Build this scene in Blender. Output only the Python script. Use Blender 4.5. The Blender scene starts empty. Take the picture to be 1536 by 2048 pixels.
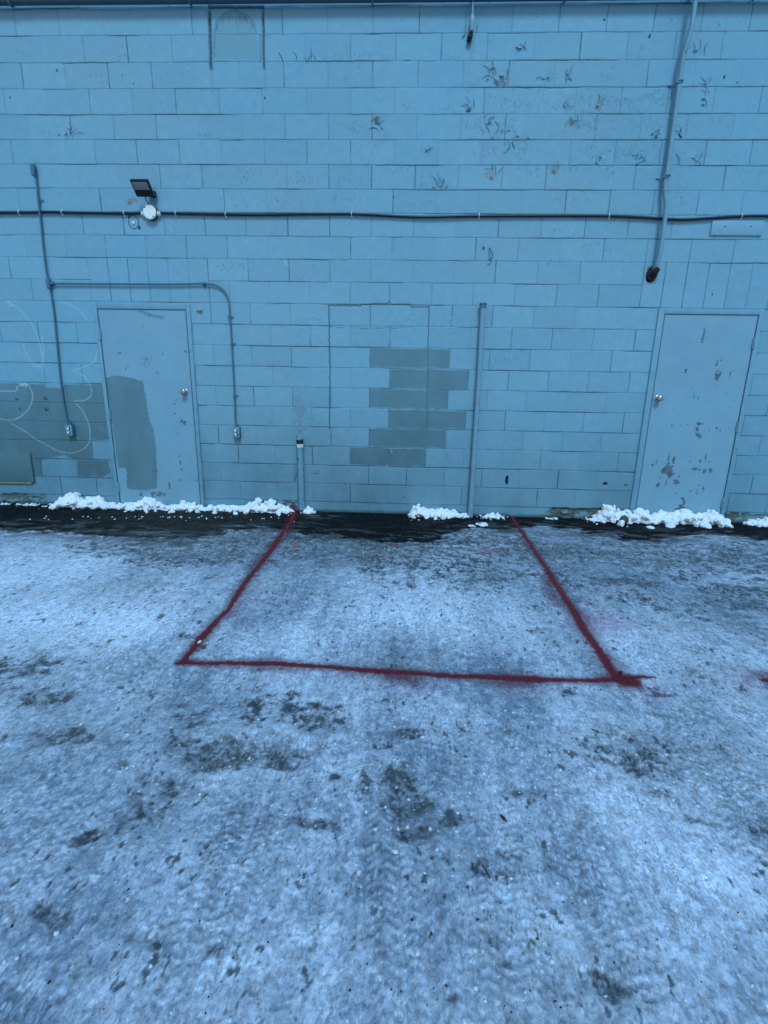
import bpy, bmesh, math, random
import numpy as np
from mathutils import Vector, Matrix, noise as mnoise
random.seed(7)
R = math.radians
scene = bpy.context.scene

# ------------------------------------------------------------------ camera (solved from the courses of the block wall)
F, PITCH, ROLL, YAW = 950.0, 0.2427, 0.0182, -0.0342
CX, CY, CZ = 0.7539, -5.1008, 1.278
ZTOP = 4.5845                 # height of the highest bed joint in view
B, CO = 0.4064, 0.2032        # block length, course height
cp, sp, cya, sya = math.cos(PITCH), math.sin(PITCH), math.cos(YAW), math.sin(YAW)
FW = Vector((sya*cp, cya*cp, -sp)); RT = Vector((cya, -sya, 0)); UP = RT.cross(FW)
R2 = RT*math.cos(ROLL) + UP*math.sin(ROLL); U2 = -RT*math.sin(ROLL) + UP*math.cos(ROLL)
cam_d = bpy.data.cameras.new('camera'); cam = bpy.data.objects.new('camera', cam_d)
scene.collection.objects.link(cam); scene.camera = cam
cam_d.sensor_fit = 'VERTICAL'; cam_d.sensor_height = 24; cam_d.lens = 24*F/2048
cam_d.clip_start = 0.05; cam_d.clip_end = 500
m = Matrix((R2, U2, -FW)).transposed().to_4x4(); m.translation = (CX, CY, CZ); cam.matrix_world = m

# ------------------------------------------------------------------ light: blue winter dusk, everything in open shade
w = bpy.data.worlds.new('World'); scene.world = w; w.use_nodes = True
nt = w.node_tree; bg = nt.nodes['Background']
sky = nt.nodes.new('ShaderNodeTexSky'); sky.sky_type = 'NISHITA'; sky.sun_disc = False
SUN_EL, SUN_ROT = R(50), R(180)
sky.sun_elevation = SUN_EL; sky.sun_rotation = SUN_ROT; sky.ozone_density = 3.0; sky.air_density = 1.2; sky.dust_density = 0.3
nt.links.new(sky.outputs[0], bg.inputs[0]); bg.inputs[1].default_value = 0.075
sd = bpy.data.lights.new('sun', 'SUN'); so = bpy.data.objects.new('sun', sd); scene.collection.objects.link(so)
sd.energy = 1.6; sd.angle = R(16); sd.color = (0.455, 0.755, 1.0)
so.rotation_euler = (R(90)-SUN_EL, 0, R(9)); so.location = (2, -6, 8)
scene.view_settings.view_transform = 'Standard'; scene.view_settings.look = 'None'
scene.view_settings.exposure = 0.55; scene.view_settings.gamma = 1

def W(px, py, off=0.0):
    """photo pixel -> point on the wall plane (off = metres in front of the wall)"""
    d = FW*F + R2*(px-768) - U2*(py-1024); t = (-off-CY)/d.y
    return Vector((CX, CY, CZ)) + d*t
def G(px, py, h=0.0):
    d = FW*F + R2*(px-768) - U2*(py-1024); t = (h-CZ)/d.z
    return Vector((CX, CY, CZ)) + d*t

# ------------------------------------------------------------------ numpy noise
_TAB = np.random.RandomState(11).rand(1024*1024).astype(np.float32)
def _h(ix, iy, seed):
    ix = np.asarray(ix).astype(np.int32); iy = np.asarray(iy).astype(np.int32)
    return _TAB[(((ix+seed*37) & 1023) << 10) | ((iy+seed*101) & 1023)]
def vn(x, y, seed=0):
    fx = np.floor(x); fy = np.floor(y); u = (x-fx).astype(np.float32); v = (y-fy).astype(np.float32)
    u = u*u*(3-2*u); v = v*v*(3-2*v)
    ix = fx.astype(np.int32); iy = fy.astype(np.int32)
    i0 = ((ix+seed*37) & 1023) << 10; i1 = ((ix+seed*37+1) & 1023) << 10; j0 = (iy+seed*101) & 1023; j1 = (j0+1) & 1023
    a = _TAB[i0 | j0]; b = _TAB[i1 | j0]; c = _TAB[i0 | j1]; d = _TAB[i1 | j1]
    return (a+(b-a)*u)*(1-v) + (c+(d-c)*u)*v
def fbm(x, y, s, octv=4, seed=0, gain=0.5):
    """about 0..1, s = size of the largest lump in metres"""
    t = 0; a = 1.0; n = 0; cs, sn = 0.8, 0.6
    for i in range(octv):
        xr = (x*cs - y*sn)/s; yr = (x*sn + y*cs)/s
        t = t + a*vn(xr + 17.3*i, yr - 9.1*i, seed+i*13); n += a; a *= gain; s *= 0.49; cs, sn = 0.96*cs-0.28*sn, 0.28*cs+0.96*sn
    return np.clip((t/n - 0.5)*1.7 + 0.5, 0, 1)
def worley(x, y, s, seed=0):
    X = x/s; Y = y/s; ix = np.floor(X); iy = np.floor(Y)
    d1 = np.full(X.shape, 9., np.float32); d2 = d1.copy(); idv = np.zeros(X.shape, np.float32)
    for i in (-1, 0, 1):
        for j in (-1, 0, 1):
            cx = ix+i; cy = iy+j
            r = _h(cx, cy, seed); q = _h(cx, cy, seed+91)
            d = np.hypot(cx+r-X, cy+q-Y).astype(np.float32)
            n = d < d1
            d2 = np.where(n, d1, np.minimum(d2, d)); idv = np.where(n, _h(cx, cy, seed+7), idv); d1 = np.where(n, d, d1)
    return d1, d2, idv
def ss(a, b, x):
    t = np.clip((x-a)/(b-a), 0, 1); return t*t*(3-2*t)
def mixc(c, col, f):
    c += (np.array(col, np.float32)-c)*f[..., None]

# ------------------------------------------------------------------ materials
def mat(name, col, rough=0.6, metal=0.0, attr=False, nscale=30, namp=0.12, bump=0.0, bscale=60, spec=0.5, col2=None, c2scale=8, c2lo=.5, c2hi=.6, dist=0.004, bump2=None):
    M = bpy.data.materials.new(name); M.use_nodes = True; n = M.node_tree.nodes; l = M.node_tree.links
    b = n['Principled BSDF']; tc = n.new('ShaderNodeTexCoord')
    if attr:
        a = n.new('ShaderNodeAttribute'); a.attribute_name = 'Col'; base = a.outputs['Color']
    else:
        a = n.new('ShaderNodeRGB'); a.outputs[0].default_value = (*col, 1); base = a.outputs[0]
    if col2:
        t = n.new('ShaderNodeTexNoise'); t.inputs['Scale'].default_value = c2scale; t.inputs['Detail'].default_value = 6; l.new(tc.outputs['Object'], t.inputs['Vector'])
        mr = n.new('ShaderNodeMapRange'); mr.inputs['From Min'].default_value = c2lo; mr.inputs['From Max'].default_value = c2hi; l.new(t.outputs[0], mr.inputs['Value'])
        mx = n.new('ShaderNodeMix'); mx.data_type = 'RGBA'; l.new(mr.outputs[0], mx.inputs[0]); l.new(base, mx.inputs[6]); mx.inputs[7].default_value = (*col2, 1); base = mx.outputs[2]
    t = n.new('ShaderNodeTexNoise'); t.inputs['Scale'].default_value = nscale; t.inputs['Detail'].default_value = 8; t.inputs['Roughness'].default_value = .65
    l.new(tc.outputs['Object'], t.inputs['Vector'])
    mr = n.new('ShaderNodeMapRange'); mr.inputs['From Min'].default_value = .3; mr.inputs['From Max'].default_value = .7
    mr.inputs['To Min'].default_value = 1-namp; mr.inputs['To Max'].default_value = 1+namp; l.new(t.outputs[0], mr.inputs['Value'])
    mu = n.new('ShaderNodeVectorMath'); mu.operation = 'MULTIPLY'; l.new(base, mu.inputs[0]); l.new(mr.outputs[0], mu.inputs[1]); l.new(mu.outputs[0], b.inputs['Base Color'])
    b.inputs['Roughness'].default_value = rough; b.inputs['Metallic'].default_value = metal; b.inputs['Specular IOR Level'].default_value = spec
    if bump:
        t2 = n.new('ShaderNodeTexNoise'); t2.inputs['Scale'].default_value = bscale; t2.inputs['Detail'].default_value = 6; l.new(tc.outputs['Object'], t2.inputs['Vector'])
        bp = n.new('ShaderNodeBump'); bp.inputs['Strength'].default_value = bump; bp.inputs['Distance'].default_value = dist; l.new(t2.outputs[0], bp.inputs['Height'])
        last = bp
        if bump2:
            t3 = n.new('ShaderNodeTexVoronoi'); t3.inputs['Scale'].default_value = bump2[0]; l.new(tc.outputs['Object'], t3.inputs['Vector'])
            b2 = n.new('ShaderNodeBump'); b2.inputs['Strength'].default_value = bump2[1]; b2.inputs['Distance'].default_value = bump2[2]; l.new(t3.outputs['Distance'], b2.inputs['Height'])
            l.new(bp.outputs[0], b2.inputs['Normal']); last = b2
        l.new(last.outputs[0], b.inputs['Normal'])
    return M
def rough_attr(M, name='Rough'):
    n = M.node_tree.nodes; a = n.new('ShaderNodeAttribute'); a.attribute_name = name
    M.node_tree.links.new(a.outputs['Fac'], n['Principled BSDF'].inputs['Roughness'])

WALLC = np.array((0.182, 0.375, 0.472), np.float32)
PATCH = np.array((0.094, 0.182, 0.200), np.float32)
DOORC = np.array((0.200, 0.372, 0.465), np.float32)
M_WALL = mat('painted_block', WALLC, .62, attr=True, nscale=14, namp=.06, bump=.55, bscale=95, dist=.003, spec=.3)
M_DOOR = mat('painted_steel', DOORC, .5, attr=True, nscale=5, namp=.05, bump=.25, bscale=120, dist=.001, spec=.35)
M_FRAME = mat('frame_paint', (0.165, 0.34, 0.43), .5, nscale=9, namp=.10, bump=.3, bscale=60, dist=.002, col2=(.10, .17, .18), c2scale=14, c2lo=.66, c2hi=.70, spec=.35)
M_PIPE = mat('painted_pipe', (0.062, 0.165, 0.235), .5, nscale=20, namp=.12, bump=.3, bscale=60, dist=.002, col2=(.11, .10, .07), c2scale=12, c2lo=.70, c2hi=.74, spec=.4)
M_PIPEL = mat('pale_painted_pipe', (0.17, 0.33, 0.41), .5, nscale=14, namp=.14, bump=.3, bscale=50, dist=.002, col2=(.14, .13, .08), c2scale=7, c2lo=.60, c2hi=.68, spec=.4)
M_RUSTP = mat('pipe_rusted', (0.15, 0.31, 0.39), .6, nscale=22, namp=.18, bump=.4, bscale=50, dist=.002, col2=(.06, .07, .06), c2scale=26, c2lo=.64, c2hi=.69)
M_TOPP = mat('dark_pipe', (0.030, 0.070, 0.105), .45, nscale=12, namp=.2, bump=.2, bscale=40)
M_CABLE = mat('black_cable', (0.006, 0.008, 0.016), .4, nscale=40, namp=.2)
M_CLIP = mat('white_plastic', (0.62, 0.72, 0.74), .4, nscale=40, namp=.05)
M_BOXW = mat('junction_cover', (0.86, 0.88, 0.84), .45, nscale=40, namp=.08, bump=.15, bscale=60, dist=.001)
M_GREYM = mat('grey_metal', (0.36, 0.42, 0.43), .4, metal=.6, nscale=40, namp=.12)
M_CHROME = mat('knob_metal', (0.36, 0.38, 0.38), .32, metal=1., nscale=30, namp=.1)
M_BLACK = mat('lamp_housing', (0.008, 0.007, 0.012), .35, nscale=40, namp=.2)
M_LENS = mat('lamp_lens', (0.22, 0.22, 0.24), .25, nscale=60, namp=.15, spec=.6)
M_HOLE = mat('charred_rubber', (0.008, 0.008, 0.008), .8, nscale=40, namp=.3, bump=.6, bscale=40, dist=.006)
M_RUST = mat('rust', (0.10, 0.05, 0.025), .8, nscale=50, namp=.35, bump=.6, bscale=60)
M_TAN = mat('bare_plywood_edge', (0.28, 0.27, 0.13), .8, nscale=30, namp=.25, bump=.3)
M_PANEL = mat('panel_paint', (0.082, 0.170, 0.195), .6, nscale=10, namp=.08, bump=.2, bscale=60)
M_LABEL = mat('pipe_label', (0.72, 0.76, 0.76), .5, nscale=90, namp=.15)
M_SNOW = mat('fresh_snow', (0.84, 0.88, 0.90), .65, nscale=25, namp=.05, bump=.7, bscale=70, dist=.008, spec=.3, bump2=(55, .35, .006))
M_SNOW.node_tree.nodes['Principled BSDF'].inputs['Subsurface Weight'].default_value = .15
M_SNOW.node_tree.nodes['Principled BSDF'].inputs['Subsurface Radius'].default_value = (.02, .03, .04)
M_CRUMB = mat('ice_crumb', (0.60, 0.67, 0.76), .35, nscale=50, namp=.15)
M_GRIT = mat('grit', (0.030, 0.022, 0.018), .7, nscale=50, namp=.4)
M_STONE = mat('stone', (0.055, 0.075, 0.065), .8, nscale=30, namp=.3, bump=.6, bscale=40)
M_LEAF = mat('dead_leaf', (0.045, 0.014, 0.012), .7, nscale=60, namp=.3)
M_ICE = mat('packed_ice', (.5, .5, .5), .4, attr=True, nscale=110, namp=.16, bump=.35, bscale=120, dist=.003, spec=.35, bump2=(95, .18, .002))
rough_attr(M_ICE)
def facets(M):
    n = M.node_tree.nodes; l = M.node_tree.links; b = n['Principled BSDF']
    tc = n.new('ShaderNodeTexCoord'); nz = n.new('ShaderNodeTexNoise'); nz.inputs['Scale'].default_value = 45; nz.inputs['Detail'].default_value = 3; l.new(tc.outputs['Object'], nz.inputs['Vector'])
    sc0 = n.new('ShaderNodeVectorMath'); sc0.operation = 'MULTIPLY'; l.new(tc.outputs['Object'], sc0.inputs[0]); sc0.inputs[1].default_value = (1.35, .72, 1)
    w_ = n.new('ShaderNodeVectorMath'); w_.operation = 'MULTIPLY_ADD'; l.new(nz.outputs['Color'], w_.inputs[0]); w_.inputs[1].default_value = (.030, .030, .030); l.new(sc0.outputs[0], w_.inputs[2])
    nrm = b.inputs['Normal'].links[0].from_socket; basec = b.inputs['Base Color'].links[0].from_socket
    wet = n.new('ShaderNodeAttribute'); wet.attribute_name = 'Facet'
    for sc, tilt, am in ((48, .45, .22), (110, .75, .36), (210, .6, .26)):
        v = n.new('ShaderNodeTexVoronoi'); v.inputs['Scale'].default_value = sc; l.new(w_.outputs[0], v.inputs['Vector'])
        sb = n.new('ShaderNodeVectorMath'); sb.operation = 'SUBTRACT'; l.new(v.outputs['Color'], sb.inputs[0]); sb.inputs[1].default_value = (.5, .5, .5)
        m0 = n.new('ShaderNodeMath'); m0.operation = 'MULTIPLY'; m0.inputs[1].default_value = tilt; l.new(wet.outputs['Fac'], m0.inputs[0])
        scv = n.new('ShaderNodeVectorMath'); scv.operation = 'SCALE'; l.new(sb.outputs[0], scv.inputs[0]); l.new(m0.outputs[0], scv.inputs['Scale'])
        ad_ = n.new('ShaderNodeVectorMath'); ad_.operation = 'ADD'; l.new(nrm, ad_.inputs[0]); l.new(scv.outputs[0], ad_.inputs[1])
        no = n.new('ShaderNodeVectorMath'); no.operation = 'NORMALIZE'; l.new(ad_.outputs[0], no.inputs[0]); nrm = no.outputs[0]
        sx = n.new('ShaderNodeSeparateColor'); l.new(v.outputs['Color'], sx.inputs[0])
        mr = n.new('ShaderNodeMapRange'); mr.inputs['To Min'].default_value = 1-am; mr.inputs['To Max'].default_value = 1+am; l.new(sx.outputs[1], mr.inputs['Value'])
        mu = n.new('ShaderNodeVectorMath'); mu.operation = 'MULTIPLY'; l.new(basec, mu.inputs[0]); l.new(mr.outputs[0], mu.inputs[1]); basec = mu.outputs[0]
    l.new(nrm, b.inputs['Normal']); l.new(basec, b.inputs['Base Color'])
facets(M_ICE)
_n = M_ICE.node_tree.nodes; _a = _n.new('ShaderNodeAttribute'); _a.attribute_name = 'Spec'; M_ICE.node_tree.links.new(_a.outputs['Fac'], _n['Principled BSDF'].inputs['Specular IOR Level'])

# ------------------------------------------------------------------ scene-graph helpers
C = scene.collection
def link(name, me, material=None, parent=None, smooth=True):
    o = bpy.data.objects.new(name, me); C.objects.link(o)
    if material: me.materials.append(material)
    if smooth: me.shade_smooth() if hasattr(me, 'shade_smooth') else [setattr(p, 'use_smooth', True) for p in me.polygons]
    if parent: o.parent = parent; o.matrix_parent_inverse = Matrix.Identity(4)
    return o
def tag(o, label, cat, group=None, kind=None):
    if label: o['label'] = label
    if cat: o['category'] = cat
    if group: o['group'] = group
    if kind: o['kind'] = kind
    return o
def thing(name, loc, label, cat, group=None):
    o = bpy.data.objects.new(name, None); C.objects.link(o); o.location = loc; o.empty_display_size = .05
    return tag(o, label, cat, group)
def part(name, bm, material, root=None, smooth=True, sub=None):
    """mesh built in world coordinates -> child of root (whose base is at root.location)"""
    off = Vector((0, 0, 0)); r = sub or root
    base = root.location if root else Vector((0, 0, 0))
    for v in bm.verts: v.co -= base
    me = bpy.data.meshes.new(name); bm.to_mesh(me); bm.free()
    o = link(name, me, material, r, smooth)
    if smooth:
        me.set_sharp_from_angle(angle=R(38)) if hasattr(me, 'set_sharp_from_angle') else None
    return o
def box(bm, c, s, rot=None, bev=0.0):
    ret = bmesh.ops.create_cube(bm, size=1); vs = ret['verts']
    for v in vs: v.co = Vector((v.co.x*s[0], v.co.y*s[1], v.co.z*s[2]))
    if bev:
        es = list({e for v in vs for e in v.link_edges})
        r = bmesh.ops.bevel(bm, geom=es, offset=bev, segments=2, affect='EDGES', profile=.5)
        vs = list({v for f in r['faces'] for v in f.verts} | {v for v in vs if v.is_valid})
    for v in vs:
        if rot: v.co = rot @ v.co
        v.co += Vector(c)
    return vs
def tube(bm, pts, r, seg=14, caps=True, radii=None, wob=0):
    pts = [Vector(p) for p in pts]; rings = []; prev = None
    for i, p in enumerate(pts):
        t = (pts[min(i+1, len(pts)-1)] - pts[max(i-1, 0)]).normalized()
        if prev is None:
            a = Vector((0, -1, 0)) if abs(t.y) < .9 else Vector((1, 0, 0)); n = (a - t*a.dot(t)).normalized()
        else: n = (prev - t*prev.dot(t)).normalized()
        prev = n; bnm = t.cross(n); rr = radii[i] if radii else r
        rings.append([bm.verts.new(p + (n*math.cos(2*math.pi*k/seg) + bnm*math.sin(2*math.pi*k/seg))*rr) for k in range(seg)])
    for a, b in zip(rings, rings[1:]):
        for k in range(seg): bm.faces.new((a[k], a[(k+1) % seg], b[(k+1) % seg], b[k]))
    if caps: bm.faces.new(rings[0][::-1]); bm.faces.new(rings[-1])
def smoothpath(pts, step=.03):
    """Catmull-Rom through the points"""
    P = [Vector(p) for p in pts]; P = [P[0]*2-P[1]] + P + [P[-1]*2-P[-2]]; out = []
    for i in range(1, len(P)-2):
        n = max(2, int((P[i+1]-P[i]).length/step))
        for k in range(n):
            t = k/n; a, b, c, d = P[i-1:i+3]
            out.append(.5*((2*b)+(c-a)*t+(2*a-5*b+4*c-d)*t*t+(3*b-a-3*c+d)*t**3))
    out.append(P[-2]); return out
def lathe(bm, c, axis, prof, seg=24):
    """prof: (distance along axis, radius)"""
    c = Vector(c); ax = Vector(axis).normalized()
    tube(bm, [c+ax*d for d, r in prof], 0, seg, True, [max(r, 1e-4) for d, r in prof])
def newbm(): return bmesh.new()
def _ico(sub):
    b = bmesh.new(); bmesh.ops.create_icosphere(b, subdivisions=sub, radius=1); b.verts.index_update()
    v = np.array([q.co[:] for q in b.verts]); f = np.array([[q.index for q in p.verts] for p in b.faces]); b.free(); return v, f
ICO = {k: _ico(k) for k in (1, 2, 3)}
class Soup:
    def __init__(s): s.v = []; s.f = []; s.n = 0
    def add(s, mt, r, rnd, jit, sub=1):
        v, f = ICO[sub]; M4 = np.array(mt); p = v*r @ M4[:3, :3].T + M4[:3, 3]
        p = p + np.random.RandomState(rnd.randrange(1 << 30)).uniform(-1, 1, p.shape)*r*jit
        s.v.append(p); s.f.append(f+s.n); s.n += len(p)
    def mesh(s, name):
        me = bpy.data.meshes.new(name); V = np.concatenate(s.v); Fc = np.concatenate(s.f)
        me.vertices.add(len(V)); me.vertices.foreach_set('co', V.reshape(-1).astype(np.float32)); me.loops.add(Fc.size); me.loops.foreach_set('vertex_index', Fc.reshape(-1).astype(np.int32))
        me.polygons.add(len(Fc)); me.polygons.foreach_set('loop_start', np.arange(0, Fc.size, 3, dtype=np.int32)); me.update(calc_edges=True); return me
def soup_part(name, sp_, material, smooth=False): return link(name, sp_.mesh(name), material, None, smooth)

# ------------------------------------------------------------------ Field: a painted surface on the wall plane, one fine grid
class Field:
    def __init__(s, xs, zs, col):
        s.xs, s.zs = xs, zs; s.X, s.Z = np.meshgrid(xs.astype(np.float32), zs.astype(np.float32))
        s.c = np.tile(np.array(col, np.float32), s.X.shape+(1,)); s.d = np.zeros(s.X.shape, np.float32)
        s.n1 = (fbm(s.X, s.Z, .05, 3, 3)-.5)
    def sub(s, x0, x1, z0, z1):
        i0, i1 = np.searchsorted(s.xs, [x0, x1]); j0, j1 = np.searchsorted(s.zs, [z0, z1])
        return slice(j0, j1), slice(i0, i1)
    def stroke(s, pts, wd, depth=0, col=None, a=1., taper=True, lift=0, speck=0):
        """pts: wall (x, z) list; wd = half width"""
        n = len(pts)-1
        for i in range(n):
            (x0, z0), (x1, z1) = pts[i], pts[i+1]; ww = wd
            if taper: ww = wd*(.35+.65*math.sin(math.pi*(i+.5)/max(n, 1)))
            m = ww*3
            sl = s.sub(min(x0, x1)-m, max(x0, x1)+m, min(z0, z1)-m, max(z0, z1)+m)
            X = s.X[sl]; Z = s.Z[sl]
            if X.size == 0: continue
            dx, dz = x1-x0, z1-z0; L = dx*dx+dz*dz+1e-12
            t = np.clip(((X-x0)*dx+(Z-z0)*dz)/L, 0, 1); dd = np.hypot(X-x0-t*dx, Z-z0-t*dz)
            f = np.exp(-(dd/ww)**2)
            if speck: f = f*np.clip(1.0-speck+speck*2.2*fbm(X, Z, .012, 2, 77), 0, 1)
            if depth: s.d[sl] = np.minimum(s.d[sl], -depth*f)
            if lift:
                side = ((X-x0)*dz-(Z-z0)*dx)/math.sqrt(L)
                s.d[sl] += lift*np.exp(-((side-1.6*ww)/(1.5*ww))**2)*np.exp(-(dd/(3*ww))**2)
            if col is not None: mixc(s.c[sl], col, f*a) if False else s._mix(sl, col, f*a)
    def _mix(s, sl, col, f):
        c = s.c[sl]; c += (np.array(col, np.float32)-c)*f[..., None]; s.c[sl] = c
    def poly(s, pts, col, a=1., edge=.004, jag=.006, depth=0, brush=0):
        xs_ = [p[0] for p in pts]; zs_ = [p[1] for p in pts]; mg = .03
        sl = s.sub(min(xs_)-mg, max(xs_)+mg, min(zs_)-mg, max(zs_)+mg); X = s.X[sl] + s.n1[sl]*jag*2; Z = s.Z[sl] + s.n1[sl][::-1]*jag*2
        a = a*(1-.22*fbm(s.X[sl], s.Z[sl]*.5, .16, 4, 91))
        if brush: X = X + (vn(s.Z[sl]/.007, s.X[sl]/.5, 5)-.5)*brush
        ins = np.zeros(X.shape, bool); dm = np.full(X.shape, 9., np.float32)
        for i in range(len(pts)):
            (x0, z0), (x1, z1) = pts[i], pts[(i+1) % len(pts)]
            with np.errstate(divide='ignore', invalid='ignore'):
                cr = ((z0 > Z) != (z1 > Z)) & (X < (x1-x0)*(Z-z0)/((z1-z0) if z1 != z0 else 1e-9)+x0)
            ins ^= cr
            dx, dz = x1-x0, z1-z0; t = np.clip(((X-x0)*dx+(Z-z0)*dz)/(dx*dx+dz*dz+1e-12), 0, 1)
            dm = np.minimum(dm, np.hypot(X-x0-t*dx, Z-z0-t*dz))
        sd_ = np.where(ins, dm, -dm); f = ss(-edge, edge, sd_)*a
        s._mix(sl, col, f)
        if depth: s.d[sl] -= depth*f
    def blob(s, x, z, rx, rz, col, a=1., depth=0, seed=0, rag=.6, thr=0):
        sl = s.sub(x-rx*1.8, x+rx*1.8, z-rz*1.8, z+rz*1.8); X = s.X[sl]; Z = s.Z[sl]
        if X.size == 0: return
        q = np.hypot((X-x)/rx, (Z-z)/rz) + (fbm(X, Z, max(min(rx, rz)*1.1, .012), 3, seed)-.5)*rag*2
        f = 1-ss(.85+thr, 1.05+thr, q); s._mix(sl, col, f*a)
        if depth: s.d[sl] = s.d[sl]*(1-f) - depth*f
    def mesh(s, name, material, parent=None, y0=0.0, dxw=None, dzw=None, base=Vector((0, 0, 0))):
        nz, nx = s.X.shape; co = np.empty((nz, nx, 3), np.float32)
        co[..., 0] = s.X + (dxw if dxw is not None else 0) - base.x; co[..., 1] = y0 - s.d - base.y; co[..., 2] = s.Z + (dzw if dzw is not None else 0) - base.z
        return gridmesh(name, co, s.c, material, parent)
def gridmesh(name, co, col, material, parent=None, rough=None, flip=False):
    nz, nx = co.shape[:2]; idx = np.arange(nz*nx, dtype=np.int32).reshape(nz, nx)
    q = np.stack([idx[:-1, :-1], idx[:-1, 1:], idx[1:, 1:], idx[1:, :-1]], -1)
    if flip: q = q[..., ::-1]
    q = q.reshape(-1)
    me = bpy.data.meshes.new(name); me.vertices.add(nz*nx); me.vertices.foreach_set('co', co.reshape(-1).astype(np.float32))
    nf = len(q)//4; me.loops.add(nf*4); me.loops.foreach_set('vertex_index', q.astype(np.int32))
    me.polygons.add(nf); me.polygons.foreach_set('loop_start', np.arange(0, nf*4, 4, dtype=np.int32))
    me.update(calc_edges=True)
    a = me.attributes.new('Col', 'FLOAT_COLOR', 'POINT'); cc = np.ones((nz*nx, 4), np.float32); cc[:, :3] = np.clip(col.reshape(-1, 3), 0, 1); a.data.foreach_set('color', cc.reshape(-1))
    if rough is not None:
        a = me.attributes.new('Rough', 'FLOAT', 'POINT'); a.data.foreach_set('value', rough.reshape(-1).astype(np.float32))
    return link(name, me, material, parent, True)
def xz(*pp):
    out = []
    for px, py in pp:
        v = W(px, py); out.append((v.x, v.z))
    return out
def wob(pts, amp, step=.02, seed=0):
    rnd = random.Random(seed); out = []
    for (x0, z0), (x1, z1) in zip(pts, pts[1:]):
        n = max(1, int(math.hypot(x1-x0, z1-z0)/step))
        for k in range(n):
            t = k/n; out.append((x0+(x1-x0)*t+rnd.uniform(-amp, amp), z0+(z1-z0)*t+rnd.uniform(-amp, amp)))
    out.append(pts[-1]); return out

# =================================================================== THE BUILDING
building = thing('building', (0, 0, 0), 'pale blue painted concrete block building side with two steel doors', 'building')
bmb = newbm()
# grid lines: dense inside the photo, coarser beyond it
xin = np.round(np.arange(-4.0, 4.9, .005), 4)
xs = np.concatenate([np.arange(-14, -5.2, .4), np.arange(-5.2, -4.0, .01), xin, np.arange(4.9, 6.2, .01), np.arange(6.2, 15, .4)])
xs = np.unique(np.round(xs, 4))
zl = [ZTOP - n*CO for n in range(-6, 23)]           # (only two above the frame in fine cells)
ZFINE = ZTOP + 2.1*CO  # bed joints
offs = [0, .003, .006, .010, .016]
zz = set(); 
for z in zl:
    if z > ZFINE: zz.add(z); continue
    for o_ in offs: zz.add(round(z+o_, 4)); zz.add(round(z-o_, 4))
    k = .024
    while k < CO-.018: zz.add(round(z-k, 4)); k += .0078
zs = np.array(sorted(z for z in zz if z > -.06)); zs = np.concatenate([[-.3, -.15], zs])
wf = Field(xs, zs, WALLC)
X, Z = wf.X, wf.Z
rng = np.random.RandomState(4)
row = np.floor((ZTOP - Z)/CO).astype(int)           # 0 under the top joint
rowv = np.floor((ZTOP - zs)/CO).astype(int)
# overall tone drift of the old paint, and a tone for each block
even = (row % 2 == 0)
u = X/B - np.where(even, 0., .5); kb = np.floor(u)
tone = .955 + .08*_h(kb, row, 3) + .05*(fbm(X, Z, 1.1, 3, 9)-.5)
wf.c *= tone[..., None]
tint = fbm(X, Z, 1.7, 3, 21)[..., None]
wf.c *= 1 + (tint-.5)*np.array((.22, .05, -.02), np.float32)
wf.d += .0016*(_h(kb, row, 5)-.5) + .0018*(fbm(X, Z, .12, 4, 6)-.5) + .0028*(fbm(X, Z, .8, 2, 61)-.5)
JC = np.array((.018, .052, .080), np.float32)
# zones
def zone(px0, py0, px1, py1):
    a = W(px0, py0); b = W(px1, py1); return min(a.x, b.x), max(a.x, b.x), min(a.z, b.z), max(a.z, b.z)
lintL = (W(178, 580).x, W(412, 580).x, ZTOP-12*CO, ZTOP-10*CO)
lintR = (W(1284, 570).x, W(1530, 570).x + .12, ZTOP-12*CO, ZTOP-10*CO)
lintR = (round(lintR[0]/(B/2))*B/2, lintR[0]+7*B/2, lintR[2], lintR[3])
lintL = (round(lintL[0]/(B/2))*B/2, round(lintL[0]/(B/2))*B/2+6*B/2+.0, lintL[2], lintL[3])
def inz(zn, pad=0): return (X > zn[0]-pad) & (X < zn[1]+pad) & (Z > zn[2]-pad*0) & (Z < zn[3])
inL, inR = inz(lintL), inz(lintR)
# bed joints
for n, zj in enumerate(zl):
    n -= 6
    js = np.nonzero(np.abs(zs-zj) < .013)[0]
    if len(js) == 0: continue
    x = xs[None, :]; zloc = (zs[js]-zj)[:, None]
    st = .20 + .78*np.clip(fbm(x, x*0+n*3.7, .55, 4, 40+n)*1.8-.50, 0, 1)
    st = st*np.where(vn(x/.41, x*0+n, 99) < .12, .35, 1)
    if n == 22: st = st*.25
    width = .0036 + .0012*vn(x/.05, x*0+n, 8)
    f = np.exp(-(zloc/width)**2)
    mask = np.ones_like(f)
    if n == 11:
        mask = mask*(1-((x > lintL[0]) & (x < lintL[1])))*(1-((x > lintR[0]) & (x < lintR[1])))
    f = f*mask
    wf.d[js, :] = np.minimum(wf.d[js, :], wf.d[js, :]-(.0022+.003*st)*f)
    lipf = np.exp(-((zloc+.0085)/.0035)**2)*(.3+.7*st)*mask; wf.d[js, :] += .0016*lipf
    c = wf.c[js, :]; fa = (f*np.clip(.05+.95*st, 0, 1))[..., None]; c += (JC-c)*fa; wf.c[js, :] = c
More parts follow.
